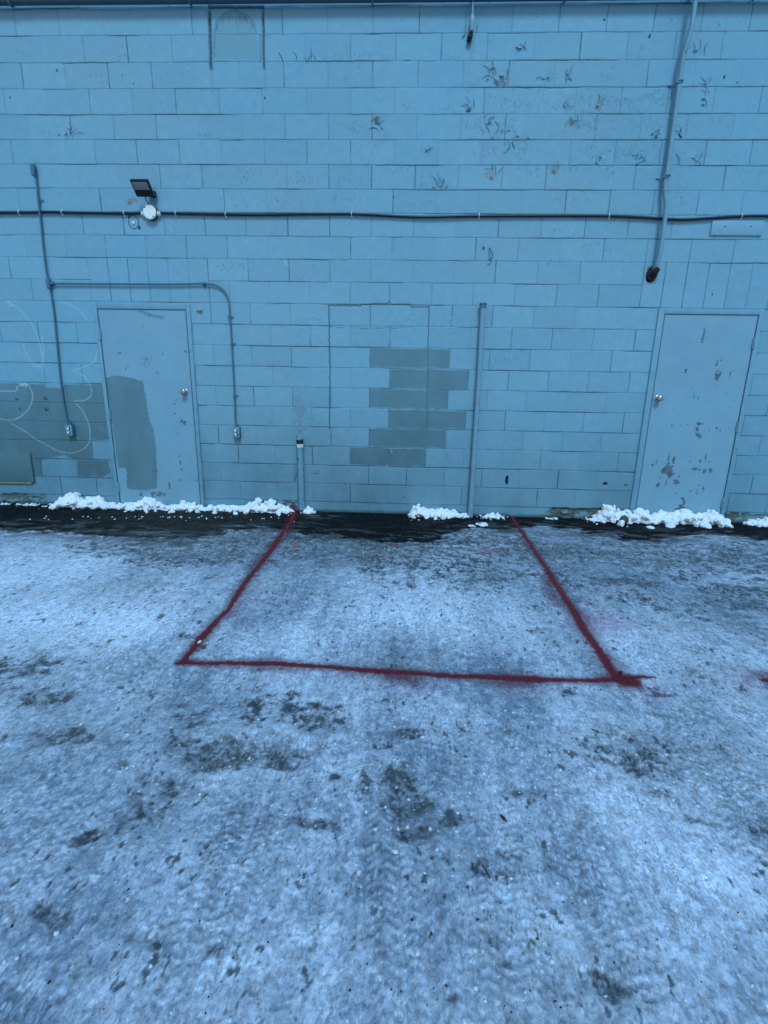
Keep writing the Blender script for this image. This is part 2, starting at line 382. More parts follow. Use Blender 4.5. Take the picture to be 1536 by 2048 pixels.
# head joints, snapped onto the grid
def headjoint(xj, r, st, wx=.0040):
    jj = np.nonzero(rowv == r)[0]
    if len(jj) == 0: return
    i = int(np.argmin(np.abs(xs-xj))); sl = (slice(jj[0], jj[-1]+1), slice(max(i-3, 0), i+4))
    xx = (xs[sl[1]]-xs[i])[None, :]; zc = zs[sl[0]][:, None]
    s2 = st*(.65+.7*vn(zc/.07, zc*0+xj*5, 31))
    f = np.exp(-(xx/wx)**2)*np.ones_like(zc)
    wf.d[sl] = np.minimum(wf.d[sl], wf.d[sl]-(.0015+.003*np.clip(s2, 0, 1))*f)
    c = wf.c[sl]; c += (JC-c)*(f*np.clip(s2, .05, 1))[..., None]; wf.c[sl] = c
MISS = {(3, -6.5), (4, -7), (5, -6.5), (1, -6.5), (7, .5), (7, -6.5), (7, -4.5), (9, -.5), (6, -6), (6, -5), (15, -.5), (17, -1.5), (10, 7)}
for r in range(-6, 23):
    for k in range(-36, 38):
        kk = k + (0 if r % 2 == 0 else .5); xj = kk*B
        if xj < -13.5 or xj > 14.5: continue
        q = rng.rand(); st = .8*q**1.2 + .08
        if (r, kk) in MISS or rng.rand() < .05: st = .03
        if r in (10, 11):
            if lintL[0]-.05 < xj < lintL[1]+.05 or lintR[0]-.05 < xj < lintR[1]+.05: continue
        if r == 22: st *= .3
        headjoint(xj, r, st)
for zn in (lintL, lintR):
    n = int(round((zn[1]-zn[0])/(B/2)))
    for i in range(n+1):
        s_ = .25+.6*rng.rand()
        for r in (10, 11): headjoint(zn[0]+i*B/2, r, s_)

# the narrower beads of the right-hand stack of the wall, cracked outline of the bricked-up window
DK = (.030, .065, .085)
wf.stroke(wob(xz((658, 612), (658, 680), (659, 700), (660, 736), (659, 860)), .004, .03, 1), .0050, .008, DK, .9, False)
wf.stroke(wob(xz((858, 612), (857, 640), (856, 700), (855, 735), (854, 780), (853, 862)), .005, .03, 2), .0045, .007, DK, .8, False)
wf.stroke(wob(xz((658, 611), (720, 612), (725, 609), (775, 608), (778, 604), (783, 609), (818, 610), (825, 615), (858, 614)), .003, .03, 3), .0048, .007, DK, .85, False)
wf.stroke(wob(xz((779, 570), (779, 606)), .003, .03, 4), .0035, .004, DK, .6, False)
wf.stroke(wob(xz((660, 655), (740, 657), (790, 656), (826, 655)), .004, .03, 5), .003, .004, DK, .6)
wf.stroke(wob(xz((610, 640), (622, 636), (640, 640), (645, 628)), .004, .02, 6), .003, .002, DK, .4)
wf.stroke(wob(xz((777, 682), (776, 698), (770, 698)), .003, .02, 7), .003, .003, DK, .5)
# filled-in holes with rough render either side of the window
for (px, py, rx, ry) in ((608, 660, .13, .19), (905, 650, .10, .09), (820, 640, .16, .09), (625, 830, .09, .05)):
    v = W(px, py); sl = wf.sub(v.x-rx, v.x+rx, v.z-ry, v.z+ry)
    q = np.hypot((wf.X[sl]-v.x)/rx, (wf.Z[sl]-v.z)/ry); f = (1-ss(.6, 1, q))*.85
    wf.d[sl] += f*.004*(fbm(wf.X[sl], wf.Z[sl], .035, 3, 55)); wf._mix(sl, WALLC*1.0, f*.65)

rj = random.Random(77)
for i in range(150):                                 # ragged stretches where paint has let go along a bed joint
    n = rj.randrange(0, 21); xx = rj.uniform(-3.8, 4.6); zj = ZTOP-n*CO; L_ = rj.uniform(.05, .38)
    if (n in (10, 11, 12)) and (lintL[0] < xx < lintL[1] or lintR[0] < xx < lintR[1]): continue
    wf.stroke(wob([(xx, zj+rj.uniform(-.004, .002)), (xx+L_, zj+rj.uniform(-.004, .002))], .0022, .018, i), rj.uniform(.0022, .0042), .004, (.030, .065, .09), rj.uniform(.5, .95))
# repainted areas: straight blocks in the middle, a rolled patch at the left
def rect(x0, y0, x1, y1): return xz((x0, y0), (x1, y0+1), (x1-(y1-y0)*.05, y1+1), (x0, y1))
def snaprect(x0, y0, x1, y1, even_):
    a = W(x0, (y0+y1)/2); b = W(x1, (y0+y1)/2); e = 0 if even_ else .5
    sn = lambda v: (round((v/B-e)*2)/2+e)*B
    zt = ZTOP - round((ZTOP-W(x0, y0).z)/CO)*CO
    return [(sn(a.x), zt-.004), (sn(b.x), zt-.004), (sn(b.x), zt-CO+.012), (sn(a.x), zt-CO+.012)]
for i_, (x0, y0, x1, y1, e) in enumerate(((740, 700, 897, 736, True), (778, 741, 936, 779, True), (740, 781, 892, 817, True), (776, 821, 930, 858, True), (740, 860, 888, 897, True), (704, 897, 851, 932, True))):
    p = snaprect(x0, y0, x1, y1, e); wf.poly(p, PATCH*(np.array((1.12, 1.12, 1.16))-.025*i_), .92, .004, .006)
lp = [((-120, 764), (92, 768), (92, 776), (125, 777), (127, 768), (206, 768), (222, 880), (-120, 884)),
      ((-120, 880), (215, 880), (216, 874), (182, 884), (185, 921), (146, 918), (128, 911), (112, 914), (84, 921), (-120, 918)),
      ((-120, 915), (84, 919), (84, 951), (-120, 954)), ((155, 920), (217, 920), (222, 947), (206, 953), (154, 953))]
for p in lp: wf.poly(xz(*p), PATCH, .9, .004, .008)
# dark marks on the old patch
for (px, py, rx, ry) in ((33, 799, .02, .012), (90, 798, .03, .014), (40, 818, .016, .02), (93, 819, .02, .02)):
    v = W(px, py); wf.blob(v.x, v.z, rx, ry, (.03, .06, .08), .8, .002, int(px))
# arched outline, slots either side of it
wf.stroke(wob(xz((418, 14), (422, 138)), .002, .04, 11), .012, .022, (.045, .10, .13), .85, False)
wf.stroke(wob(xz((526, 14), (528, 138)), .002, .04, 12), .009, .02, (.05, .11, .14), .8, False)
wf.stroke(xz((418, 14), (526, 14)), .008, .02, (.03, .07, .10), .9, False)
wf.stroke(xz((424, 138), (424, 180)), .014, 0, WALLC*.72, .45); wf.stroke(xz((529, 138), (531, 180)), .014, 0, WALLC*.72, .45)
arch = xz((429, 118), (428, 68), (433, 45), (447, 28), (471, 21), (493, 28), (508, 48), (513, 66), (519, 120))
wf.poly(arch, WALLC*np.array((.86, .84, .80)), .8, .01, .004)
wf.stroke(wob(arch[:-1], .004, .03, 13), .007, .003, WALLC*.55, .7, False)
# peeling bits inside the arch
for i in range(40):
    t = random.uniform(0, math.pi); px = 471-math.cos(t)*38; py = 62-math.sin(t)*34
    a = W(px, py); wf.stroke(wob([(a.x, a.z), (a.x+random.uniform(-.03, .03), a.z-random.uniform(.01, .05))], .004, .012, i), .003, .002, WALLC*.4, .6)

# ---- hairline cracks and curling paint, thickest towards the upper right
def crackset(px, py, sx, sy, n, big=0.0, seed=0, al=.5):
    rnd = random.Random(seed*31+int(px)*7+int(py))
    for i in range(n):
        v = W(rnd.gauss(px, sx*.5), rnd.gauss(py, sy*.5)); L = rnd.uniform(.015, .05)*(1+big*1.6); a = rnd.gauss(math.pi/2, .55) if rnd.random() < .7 else rnd.uniform(0, math.pi)
        pts = [(v.x, v.z)]; k = rnd.uniform(-1, 1)
        for j in range(5):
            a += k*.35 + rnd.uniform(-.25, .25); pts.append((pts[-1][0]+math.cos(a)*L/5, pts[-1][1]+math.sin(a)*L/5))
        wd = rnd.uniform(.0020, .0032)*(1+big*.7)
        wf.stroke(pts, wd, .0015+.004*big, (.035, .075, .10), min(1, al*(.6+.6*big)*rnd.uniform(.5, 1.2)), True, lift=.002+.007*big)
soft = [(235, 112, 45, 12, 18), (45, 112, 35, 10, 8), (210, 155, 45, 20, 20), (345, 155, 40, 18, 14), (120, 268, 50, 10, 26), (405, 275, 30, 8, 16), (330, 220, 30, 15, 10), (345, 355, 50, 22, 22), (495, 350, 25, 22, 36), (480, 400, 40, 20, 34),
        (600, 360, 45, 22, 42), (700, 365, 35, 18, 32), (690, 400, 30, 18, 22), (705, 262, 35, 18, 44), (745, 300, 30, 20, 24), (765, 250, 15, 18, 14), (720, 115, 60, 8, 22), (815, 212, 25, 16, 22), (860, 370, 40, 16, 34), (800, 340, 25, 12, 14),
        (855, 305, 20, 14, 10), (900, 110, 30, 12, 12), (905, 215, 22, 14, 18), (945, 165, 25, 18, 24), (960, 250, 40, 18, 44), (975, 300, 30, 22, 44), (1000, 200, 30, 20, 34), (1010, 260, 35, 22, 50), (1035, 300, 30, 22, 50), (1030, 215, 30, 20, 40),
        (1080, 205, 35, 20, 30), (1130, 215, 30, 18, 30), (1150, 250, 40, 20, 50), (1190, 255, 35, 18, 44), (1090, 160, 30, 14, 20), (1215, 160, 20, 14, 12), (1200, 210, 50, 22, 40), (1260, 215, 40, 18, 30), (1300, 255, 50, 22, 60), (1310, 200, 40, 16, 36),
        (1190, 310, 40, 18, 44), (1260, 310, 50, 20, 60), (1350, 320, 40, 16, 30), (1395, 315, 30, 14, 24), (1205, 350, 30, 20, 34), (1150, 345, 25, 15, 20), (1060, 345, 40, 18, 24), (1150, 400, 40, 18, 30), (1360, 395, 30, 22, 26), (1230, 440, 60, 25, 50),
        (1120, 465, 50, 12, 24), (1200, 500, 40, 14, 20), (1280, 100, 20, 20, 10), (1060, 40, 40, 20, 12), (1340, 45, 25, 20, 12), (1440, 50, 30, 14, 12), (1380, 105, 30, 14, 22), (1470, 315, 30, 14, 12), (1500, 345, 40, 16, 16), (1440, 245, 40, 14, 8),
        (470, 530, 60, 16, 44), (590, 545, 70, 16, 16), (560, 405, 50, 18, 16), (700, 440, 50, 18, 16), (860, 410, 40, 12, 10), (545, 725, 20, 8, 12), (445, 750, 30, 14, 10), (1000, 725, 25, 12, 18), (1100, 530, 30, 10, 10), (905, 645, 35, 25, 16), (600, 835, 20, 18, 30), (640, 945, 20, 8, 8), (800, 645, 40, 30, 14)]
for i, (px, py, sx, sy, n) in enumerate(soft): crackset(px, py, sx, sy, int(n*.85), 0, i, .5)
bigc = [(940, 75, 20, 10, 5), (985, 150, 22, 18, 8), (1000, 160, 22, 14, 5), (1135, 155, 10, 12, 4), (1085, 160, 12, 12, 3), (1040, 95, 10, 22, 3), (1390, 108, 12, 8, 4), (1410, 168, 10, 5, 4), (1408, 200, 9, 16, 4), (1130, 215, 12, 10, 4), (1195, 210, 8, 12, 3), (980, 245, 20, 12, 5),
        (940, 222, 14, 8, 5), (1142, 248, 18, 12, 6), (1310, 268, 16, 12, 5), (1360, 268, 10, 8, 4), (1195, 322, 10, 6, 3), (1280, 318, 18, 10, 6), (1357, 328, 8, 6, 3), (1393, 322, 10, 6, 4), (855, 305, 8, 10, 3), (758, 250, 10, 14, 4), (983, 350, 18, 14, 4), (880, 373, 24, 6, 6), (135, 270, 14, 8, 6), (1107, 345, 8, 8, 3),
        (610, 125, 40, 2, 6), (1015, 300, 30, 14, 5), (975, 270, 25, 14, 5)]
for i, (px, py, sx, sy, n) in enumerate(bigc): crackset(px, py, sx, sy, n, .75, 100+i, .9)
# faint scuffs everywhere
for i in range(170):
    a = W(random.uniform(0, 1536), random.uniform(20, 1000))
    wf.stroke(wob([(a.x, a.z), (a.x+random.uniform(-.02, .02), a.z+random.uniform(-.03, .03))], .003, .012, i), .0026, .001, (.06, .12, .15), .35)
# chips that expose the block
for (px, py, rx, ry, col) in ((265, 402, .045, .032, (.22, .27, .26)), (258, 407, .02, .02, (.16, .2, .2)), (981, 353, .055, .035, (.22, .31, .36)), (1196, 215, .028, .045, (.19, .25, .28)), (1143, 248, .035, .02, (.17, .22, .24)), (1107, 343, .026, .03, (.20, .28, .30)), (753, 241, .018, .032, (.06, .12, .06)),
                               (937, 222, .02, .012, (.05, .08, .08)), (1000, 168, .05, .022, (.16, .24, .24)), (1300, 72, .01, .014, (.01, .02, .02)), (1449, 154, .012, .016, (.01, .015, .02)), (1474, 166, .009, .01, (.01, .015, .02)),
                               (967, 497, .011, .011, (.006, .008, .01)), (1209, 40, .014, .01, (.03, .05, .06)), (113, 140, .009, .009, (.03, .05, .07)), (20, 195, .008, .01, (.03, .05, .07)), (529, 197, .009, .012, (.02, .03, .04)), (1425, 589, .008, .01, (.01, .02, .02)),
                               (807, 994, .009, .009, (.02, .03, .03)), (267, 167, .006, .006, (.05, .1, .12)), (787, 394, .006, .01, (.01, .02, .02)), (630, 948, .035, .018, WALLC*.8), (690, 970, .01, .01, WALLC*.6)):
    v = W(px, py); wf.blob(v.x, v.z, rx, ry, col, .95, .003, int(px+py), .5)
# soil stain below the stub at the top and below the capped opening
v = W(942, 92); wf.blob(v.x, v.z, .05, .09, WALLC*.72, .5, 0, 3, .5)
v = W(600, 835); wf.blob(v.x, v.z, .05, .16, (.17, .28, .33), .45, .001, 4, .9); wf.blob(v.x, v.z-.09, .045, .06, (.17, .22, .24), .6, .002, 8, .9)
# holes near the ground
v = W(1014, 961); wf.blob(v.x, v.z, .018, .050, (.004, .004, .004), 1, .03, 5, .3)
v = W(1211, 967); wf.blob(v.x, v.z, .026, .018, (.02, .012, .01), 1, .02, 6, .4)
v = W(1250, 970); wf.blob(v.x, v.z, .022, .014, (.10, .14, .15), .8, .004, 6, .5)
v = W(1303, 549); wf.blob(v.x, v.z, .075, .085, (.13, .16, .13), .7, .001, 7, .3); wf.blob(v.x, v.z, .05, .06, (.006, .006, .006), 1, .05, 8, .25)
# the ring mark under the junction box
v = W(267, 444); rp = [(v.x+.050*math.cos(t/18*math.pi), v.z+.060*math.sin(t/18*math.pi)) for t in range(37)]
wf.stroke(wob(rp, .001, .02, 5), .0042, .001, (.02, .035, .045), .85, False)
wf.blob(v.x+.05, v.z-.05, .014, .018, (.02, .03, .04), .9, 0, 2, .5); wf.blob(v.x-.037, v.z+.045, .012, .012, (.015, .02, .03), .9, 0, 9, .5)
# groove beside the standpipe
wf.stroke(wob(xz((594, 872), (596, 935), (590, 965)), .003, .05, 9), .006, .006, (.05, .10, .12), .6, False)
wf.stroke(wob(xz((624, 893), (626, 930)), .003, .05, 9), .005, .004, (.05, .10, .12), .5, False)
wf.stroke(wob(xz((540, 705), (560, 730), (556, 722)), .003, .05, 9), .003, .001, (.10, .14, .14), .3)

# ---- chalky loops of old graffiti on the left
GR = (.42, .62, .66)
def bez(pts): return [(p.x, p.z) for p in smoothpath([W(*q) for q in pts], .02)]
for pts, a in (([(0, 597), (20, 605), (50, 630), (72, 665), (84, 710), (86, 735), (76, 732), (62, 722), (50, 704), (46, 690)], .42), ([(46, 706), (54, 722), (70, 733), (82, 728), (87, 700), (83, 672)], .35),
               ([(-60, 768), (-20, 780), (30, 782), (33, 775), (44, 769), (56, 770), (65, 790), (60, 812), (45, 830), (25, 840), (0, 838), (-40, 830)], .62),
               ([(118, 604), (140, 608), (160, 622), (175, 640)], .38), ([(195, 700), (188, 722), (170, 733), (146, 742), (165, 750), (178, 765), (183, 785), (172, 799), (148, 802)], .45),
               ([(153, 808), (165, 822), (176, 845), (180, 870), (175, 890), (158, 903), (135, 906), (112, 900), (90, 888), (72, 878), (50, 862), (22, 847)], .55), ([(15, 655), (40, 680), (60, 715)], .12)):
    wf.stroke(bez(pts), .0052, 0, GR, a, False, speck=.45)
for (px, py) in ((45, 770), (24, 606), (50, 770)):
    v = W(px, py)
    for k in range(5): wf.blob(v.x+random.uniform(-.04, .04), v.z+random.uniform(-.025, .025), .014, .006, GR, .55, 0, k, .8)
for (x0, y0, x1, y1) in ((568, 520, 574, 530), (781, 899, 784, 906), (773, 930, 775, 934), (340, 452, 342, 462)):
    wf.stroke(xz((x0, y0), (x1, y1)), .004, 0, (.5, .62, .62), .7)

# ---- the foot of the wall: foundation course, grime with painted light fall-off, scaled paint, damp
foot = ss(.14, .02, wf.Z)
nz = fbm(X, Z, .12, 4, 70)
wf.c *= (1 - (.10+.30*fbm(X, Z*.6, .35, 4, 71))*ss(1.5, .1, Z))[..., None]  # blotchy grime plus a fall-off of light, both darkening the colour downwards
top = .112 + .012*(fbm(X, X*0, .3, 3, 72)-.5)
wf.d -= .006*ss(.006, -.006, Z-top)*1.0 - .004*nz*foot
for (px0, px1, s_) in ((1095, 1215, 1.0), (1270, 1300, .6), (1440, 1500, .8), (0, 95, .55), (505, 600, .5), (1500, 1600, .5), (-200, 0, .5)):
    x0, x1 = W(px0, 1025).x, W(px1, 1025).x
    mk = ss(x0-.05, x0+.08, X)*ss(x1+.05, x1-.08, X)*ss(.125, .10, Z - .03*(nz-.5))
    e = ss(.50-.13*s_, .56-.13*s_, fbm(X, Z*1.6, .09, 4, 73))*mk
    wf.d -= .022*e*s_*(.4+fbm(X, Z, .03, 3, 74)); mixc(wf.c, (.105, .125, .085), e*.9)
    cr = np.exp(-((fbm(X, Z*1.6, .09, 4, 73)-.50+.13*s_)/.018)**2)*mk; mixc(wf.c, (.02, .03, .03), cr*.8)
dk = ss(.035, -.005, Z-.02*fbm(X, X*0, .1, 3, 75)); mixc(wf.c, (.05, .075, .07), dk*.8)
v = W(588, 1021); wf.blob(v.x, v.z, .05, .07, (.16, .004, .012), .8, 0, 4, .5)
# parameter-space wobble of the joints
dzw = .0022*(fbm(X, Z, .35, 3, 80)-.5)*2 + .0014*(fbm(X, Z, .06, 2, 83)-.5)*2
dxw = .0022*(fbm(X, Z, .30, 3, 81)-.5)*2
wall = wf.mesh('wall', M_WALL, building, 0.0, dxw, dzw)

# roof edge above the frame, behind-wall volume so the building is not a sheet
bm = newbm(); box(bm, (.5, 2.1, 2.75), (29, 4.0, 5.9)); part('building_core', bm, M_FRAME, building, False)
bm = newbm(); box(bm, (.5, 1.9, 5.86), (29.4, 4.6, .16), bev=.02); part('coping', bm, M_PIPE, building, False)

# ------------------------------------------------------------------ doors and frames
def door_set(leaf, frame, knob, hinge_side, patch=None, chips=(), lab=None):
    x0 = (W(*leaf[0]).x+W(*leaf[3]).x)/2; x1 = (W(*leaf[1]).x+W(*leaf[2]).x)/2; zt = (W(*leaf[0]).z+W(*leaf[1]).z)/2
    fx0 = W(*frame[0]).x; fx1 = W(*frame[1]).x; fz = (W(*frame[0]).z+W(*frame[1]).z)/2
    bm = newbm(); g = .004; dp = .030
    for (a, b_, c, d) in ((fx0, x0-g, -.05, fz), (x1+g, fx1, -.05, fz)):
        box(bm, ((a+b_)/2, -.004, (c+d)/2), (b_-a, dp, d-c), bev=.003)
    box(bm, ((x0+x1)/2, -.004, (zt+g+fz)/2), (x1-x0+2*g-.0006, dp-.001, fz-zt-g), bev=.003)
    fr = part('door_frame', bm, M_FRAME, building)
    # leaf as a fine painted grid, wrapped round a slab
    lx = np.arange(x0+.001, x1-.0005, .005); lz = np.arange(.012, zt-.001, .005)
    df = Field(lx, lz, DOORC); df.c *= (1+.05*(fbm(df.X, df.Z, .6, 4, int(x0*10)+50)-.5))[..., None]
    df.d += .0015*(fbm(df.X, df.Z, .5, 2, 51)-.5)
    if patch: patch(df)
    for (px, py, rx, ry) in chips:
        v = W(px, py, .01); df.blob(v.x, v.z, rx*1.0, ry*1.0, (.105, .155, .20) if random.random() < .55 else (.07, .11, .13), .95, .0008, int(px*3+py), .75)
    for i in range(60):
        df.blob(random.uniform(x0, x1), random.uniform(.05, zt), .004, .006, (.08, .14, .17), .6, 0, i, .6)
    ed = np.minimum(np.minimum(df.X-x0, x1-df.X), zt-df.Z); df.c *= (1-.8*ss(.010, .002, ed))[..., None]  # shade of the gap round the leaf, put into its edge colour
    df.c *= (1-.25*ss(.25, .0, df.Z)*fbm(df.X, df.Z, .15, 3, 52))[..., None]
    leafo = df.mesh('door', M_DOOR, building, -.012)
    # slab behind the painted face
    bm = newbm(); box(bm, ((x0+x1)/2, .008, (zt+.01)/2), (x1-x0-.002, .036, zt-.012)); part('door_slab', bm, M_FRAME, building, False, leafo)
    k = W(*knob, .03)
    bm = newbm(); lathe(bm, (k.x, -.011, k.z), (0, -1, 0), [(0, .034), (.006, .034), (.010, .026), (.012, .013), (.035, .012), (.040, .024), (.052, .030), (.066, .027), (.073, .014), (.074, .002)])
    part('knob', bm, M_CHROME, building, True, leafo)
    hx = x0-.002 if hinge_side < 0 else x1+.002
    for hz in (.22, 1.02, 1.83):
        bm = newbm()
        for q in range(3): tube(bm, [(hx, -.026, hz-.055+q*.038), (hx, -.026, hz-.055+q*.038+.036)], .0085, 10)
        box(bm, (hx, -.0205, hz), (.030, .005, .112), bev=.001)
        h = part('hinge', bm, M_FRAME, building, True, leafo)
    return leafo
def lpatch(df):
    df.poly([(W(a, b, .012).x, W(a, b, .012).z) for a, b in ((200, 758), (222, 753), (236, 751), (262, 756), (286, 763), (291, 790), (297, 830), (304, 850), (311, 882), (313, 930), (315, 976), (290, 981), (262, 979), (254, 976), (253, 936), (236, 935), (226, 860), (216, 800))], PATCH*np.array((.98, 1.0, 1.04)), .92, .003, .003, brush=.022)
    p = W(312, 625, .012); df.stroke([(W(278, 621, .012).x, W(278, 621, .012).z), (W(300, 630, .012).x, W(300, 630, .012).z), (W(326, 636, .012).x, W(326, 636, .012).z)], .018, 0, (.07, .13, .17), .55)
    for i in range(22):
        v = W(random.uniform(280, 303), random.uniform(714, 730), .012); df.stroke([(v.x, v.z), (v.x+random.uniform(-.012, .012), v.z+random.uniform(-.03, .03))], .003, 0, (.06, .11, .15), .6)
chL = [(240, 705, .014, .012), (253, 707, .008, .008), (256, 732, .008, .008), (252, 737, .005, .012), (325, 708, .008, .008), (327, 732, .009, .008), (324, 773, .008, .008), (316, 746, .012, .004), (312, 746, .006, .006), (352, 800, .008, .01), (349, 808, .012, .008), (350, 827, .011, .01), (251, 806, .007, .006), (251, 827, .006, .006), (356, 867, .008, .008),
       (359, 913, .008, .012), (364, 939, .014, .022), (361, 960, .010, .018), (314, 942, .012, .008), (339, 971, .009, .035), (316, 990, .075, .028), (327, 988, .02, .016), (283, 990, .02, .02), (393, 960, .02, .008), (361, 925, .008, .02), (371, 703, .01, .012), (248, 945, .01, .004), (366, 845, .03, .02)]
chR = [(1406, 672, .014, .055), (1415, 675, .006, .012), (1366, 720, .006, .006), (1433, 727, .010, .032), (1442, 721, .007, .006), (1435, 752, .022, .042), (1431, 757, .012, .014), (1362, 745, .006, .007), (1371, 742, .010, .018), (1388, 792, .008, .022), (1395, 797, .008, .012), (1382, 778, .005, .005), (1343, 851, .008, .018), (1362, 851, .016, .005), (1375, 850, .010, .010),
       (1400, 848, .040, .014), (1394, 856, .024, .030), (1396, 871, .026, .030), (1433, 857, .012, .012), (1418, 861, .007, .007), (1440, 860, .007, .01), (1304, 930, .014, .024), (1313, 923, .008, .02), (1337, 918, .010, .05), (1335, 938, .036, .062), (1341, 950, .040, .032), (1347, 921, .014, .050), (1326, 941, .018, .028), (1351, 964, .030, .024), (1358, 953, .010, .012), (1320, 955, .008, .016),
       (1315, 970, .020, .018), (1318, 978, .010, .010), (1332, 965, .012, .028), (1400, 923, .012, .02), (1411, 915, .010, .032), (1389, 938, .024, .014), (1398, 940, .012, .008), (1410, 942, .020, .026), (1422, 941, .018, .024), (1407, 978, .012, .026), (1394, 987, .014, .012), (1393, 980, .008, .010), (1419, 923, .01, .01), (1379, 923, .007, .01), (1398, 970, .008, .007), (1350, 968, .006, .006), (1361, 1012, .040, .062), (1380, 982, .01, .006), (1352, 987, .01, .006), (1467, 801, .014, .004), (1460, 748, .006, .04), (1368, 1018, .03, .03)]
door_set(((196, 620), (370, 619), (405, 1010), (243, 1010)), ((187, 606), (380, 606)), (369, 784), -1, lpatch, chL)
door_set(((1328, 629), (1515, 631), (1440, 1024), (1270, 1018)), ((1317, 617), (1527, 619)), (1317, 797), 1, None, chR)

# access panel low on the left, blank plate up on the right
a = W(-40, 906, .015); b_ = W(60, 906, .015); z1 = W(30, 905, .015).z; z0 = W(30, 963, .015).z
bm = newbm(); box(bm, ((a.x+b_.x)/2, -.013, (z0+z1)/2), (b_.x-a.x, .026, z1-z0), bev=.002); pn = part('access_panel', bm, M_PANEL, building)
bm = newbm(); box(bm, ((a.x+b_.x)/2-.01, -.012, z0-.012), (b_.x-a.x-.05, .020, .018), bev=.001); part('panel_edge', bm, M_TAN, building, False, pn)
a = W(1425, 440, .006); b_ = W(1529, 440, .006); z1 = W(1470, 441, .006).z; z0 = W(1470, 471, .006).z
bm = newbm(); box(bm, ((a.x+b_.x)/2, -.005, (z0+z1)/2), (b_.x-a.x, .016, z1-z0), bev=.002); pn = part('cover_plate', bm, mat('plate_paint', tuple(WALLC), .55, nscale=12, namp=.05, bump=.2), building)
for px in (1450, 1501):
    v = W(px, 453, .01); bm = newbm(); lathe(bm, (v.x, -.012, v.z), (0, -1, 0), [(0, .007), (.003, .006), (.004, .001)], 12); part('screw', bm, M_RUST, building, True, pn)

# =================================================================== PIPES, CABLES AND BOXES ON THE WALL
# dark pipe running along the top
r0 = thing('overhead_pipe', W(768, 4, .10), 'dark thick horizontal pipe running along the very top of the wall', 'pipe')
z_ = W(768, 1, .055).z + .018; bm = newbm(); tube(bm, [(-9, -.055, z_+.012), (-3, -.055, z_+.004), (1, -.055, z_), (4, -.055, z_+.004), (10, -.055, z_)], .030, 20)
part('pipe', bm, M_TOPP, r0)
for px in (22, 380, 745, 1130, 1506):
    v = W(px, 12, .055); bm = newbm(); pts = [(v.x, -.055+.033*math.sin(t), z_+.002-.033*math.cos(t)) for t in [i*math.pi/8 for i in range(-8, 9)]]
    tube(bm, pts, .008, 8); part('bracket', bm, M_PIPE, r0)

# stub with an open fitting at the top
r0 = thing('conduit_stub', W(942, 75, .03), 'short pale conduit stub with an open dark fitting hanging at the top of the wall', 'conduit')
bm = newbm(); a = W(947, -40, .05); b_ = W(945, 34, .05); tube(bm, [a, b_], .009, 12); part('pipe', bm, M_PIPEL, r0)
bm = newbm(); a = W(945, 32, .05); b_ = W(943, 64, .045); box(bm, (a+b_)/2, (.036, .04, (a-b_).length), bev=.008); tube(bm, [a+Vector((0, 0, .01)), a-Vector((0, 0, .02))], .015, 12); part('fitting', bm, M_PIPEL, r0)
bm = newbm(); v = W(940, 74, .035); tube(bm, [v+Vector((.01, 0, .03)), v+Vector((0, .0, 0)), v+Vector((-.012, .02, -.028))], .02, 12, True, [.015, .022, .016]); part('open_hub', bm, M_HOLE, r0)

# left conduit with its branch
def strap(bm, p, r, horizontal=False, wdt=.012):
    """a one-hole strap hugging a pipe at p"""
    pts = [Vector((p.x+(r+.002)*math.cos(t), p.y-(r+.002)*math.sin(t)*1.0, p.z)) if not horizontal else Vector((p.x, p.y-(r+.002)*math.sin(t), p.z+(r+.002)*math.cos(t))) for t in [i*math.pi/8 for i in range(9)]]
    tube(bm, pts, .0035, 6)
    s = Vector((r+.014, 0, 0)) if not horizontal else Vector((0, 0, -(r+.014)))
    box(bm, (p.x+s.x, -.003, p.z+s.z), (.024, .005, .02) if not horizontal else (.02, .005, .024), bev=.001)
OFF = .022
r0 = thing('wall_conduit', W(137, 872, 0), 'painted conduit on the left of the wall branching over the door down to two outlets', 'conduit')
bm = newbm(); P = [W(x, y, OFF) for x, y in ((72, 350), (76, 395), (81, 440), (87, 500), (92, 540), (96, 562))]
tube(bm, smoothpath(P, .05), .0088, 12); part('pipe', bm, M_PIPE, r0)
bm = newbm(); P = [W(x, y, OFF) for x, y in ((100, 575), (107, 620), (114, 690), (121, 760), (128, 810), (135, 848))]; tube(bm, smoothpath(P, .05), .0088, 12); part('pipe', bm, M_PIPE, r0)
P = [W(x, y, OFF) for x, y in ((104, 567), (180, 567.5), (260, 568), (340, 568.5), (408, 567))]
cn = W(455, 567.5, OFF); c2 = W(458.5, 612, OFF); c1 = W(412, 567.5, OFF)
arc = [c1*(1-t)**2 + cn*2*t*(1-t) + c2*t*t for t in [i/14 for i in range(15)]]
Q = [W(x, y, OFF) for x, y in ((461, 650), (464, 700), (468, 770), (471, 850))]
bm = newbm(); tube(bm, smoothpath(P, .1)+arc+smoothpath(Q, .1), .0088, 12); part('branch_pipe', bm, M_PIPE, r0)
bm = newbm(); a = W(67, 329, .03); b_ = W(68, 353, .03); box(bm, (a+b_)/2, (.034, .05, (a-b_).length), bev=.007); part('end_fitting', bm, M_PIPE, r0)
bm = newbm(); a = W(97, 560, .026); b_ = W(99, 576, .026); box(bm, (a+b_)/2, (.034, .045, (a-b_).length+.02), bev=.006); v = W(104, 567, OFF); tube(bm, [v-Vector((.03, 0, 0)), v+Vector((.02, 0, 0))], .016, 12); part('tee_fitting', bm, M_PIPE, r0)
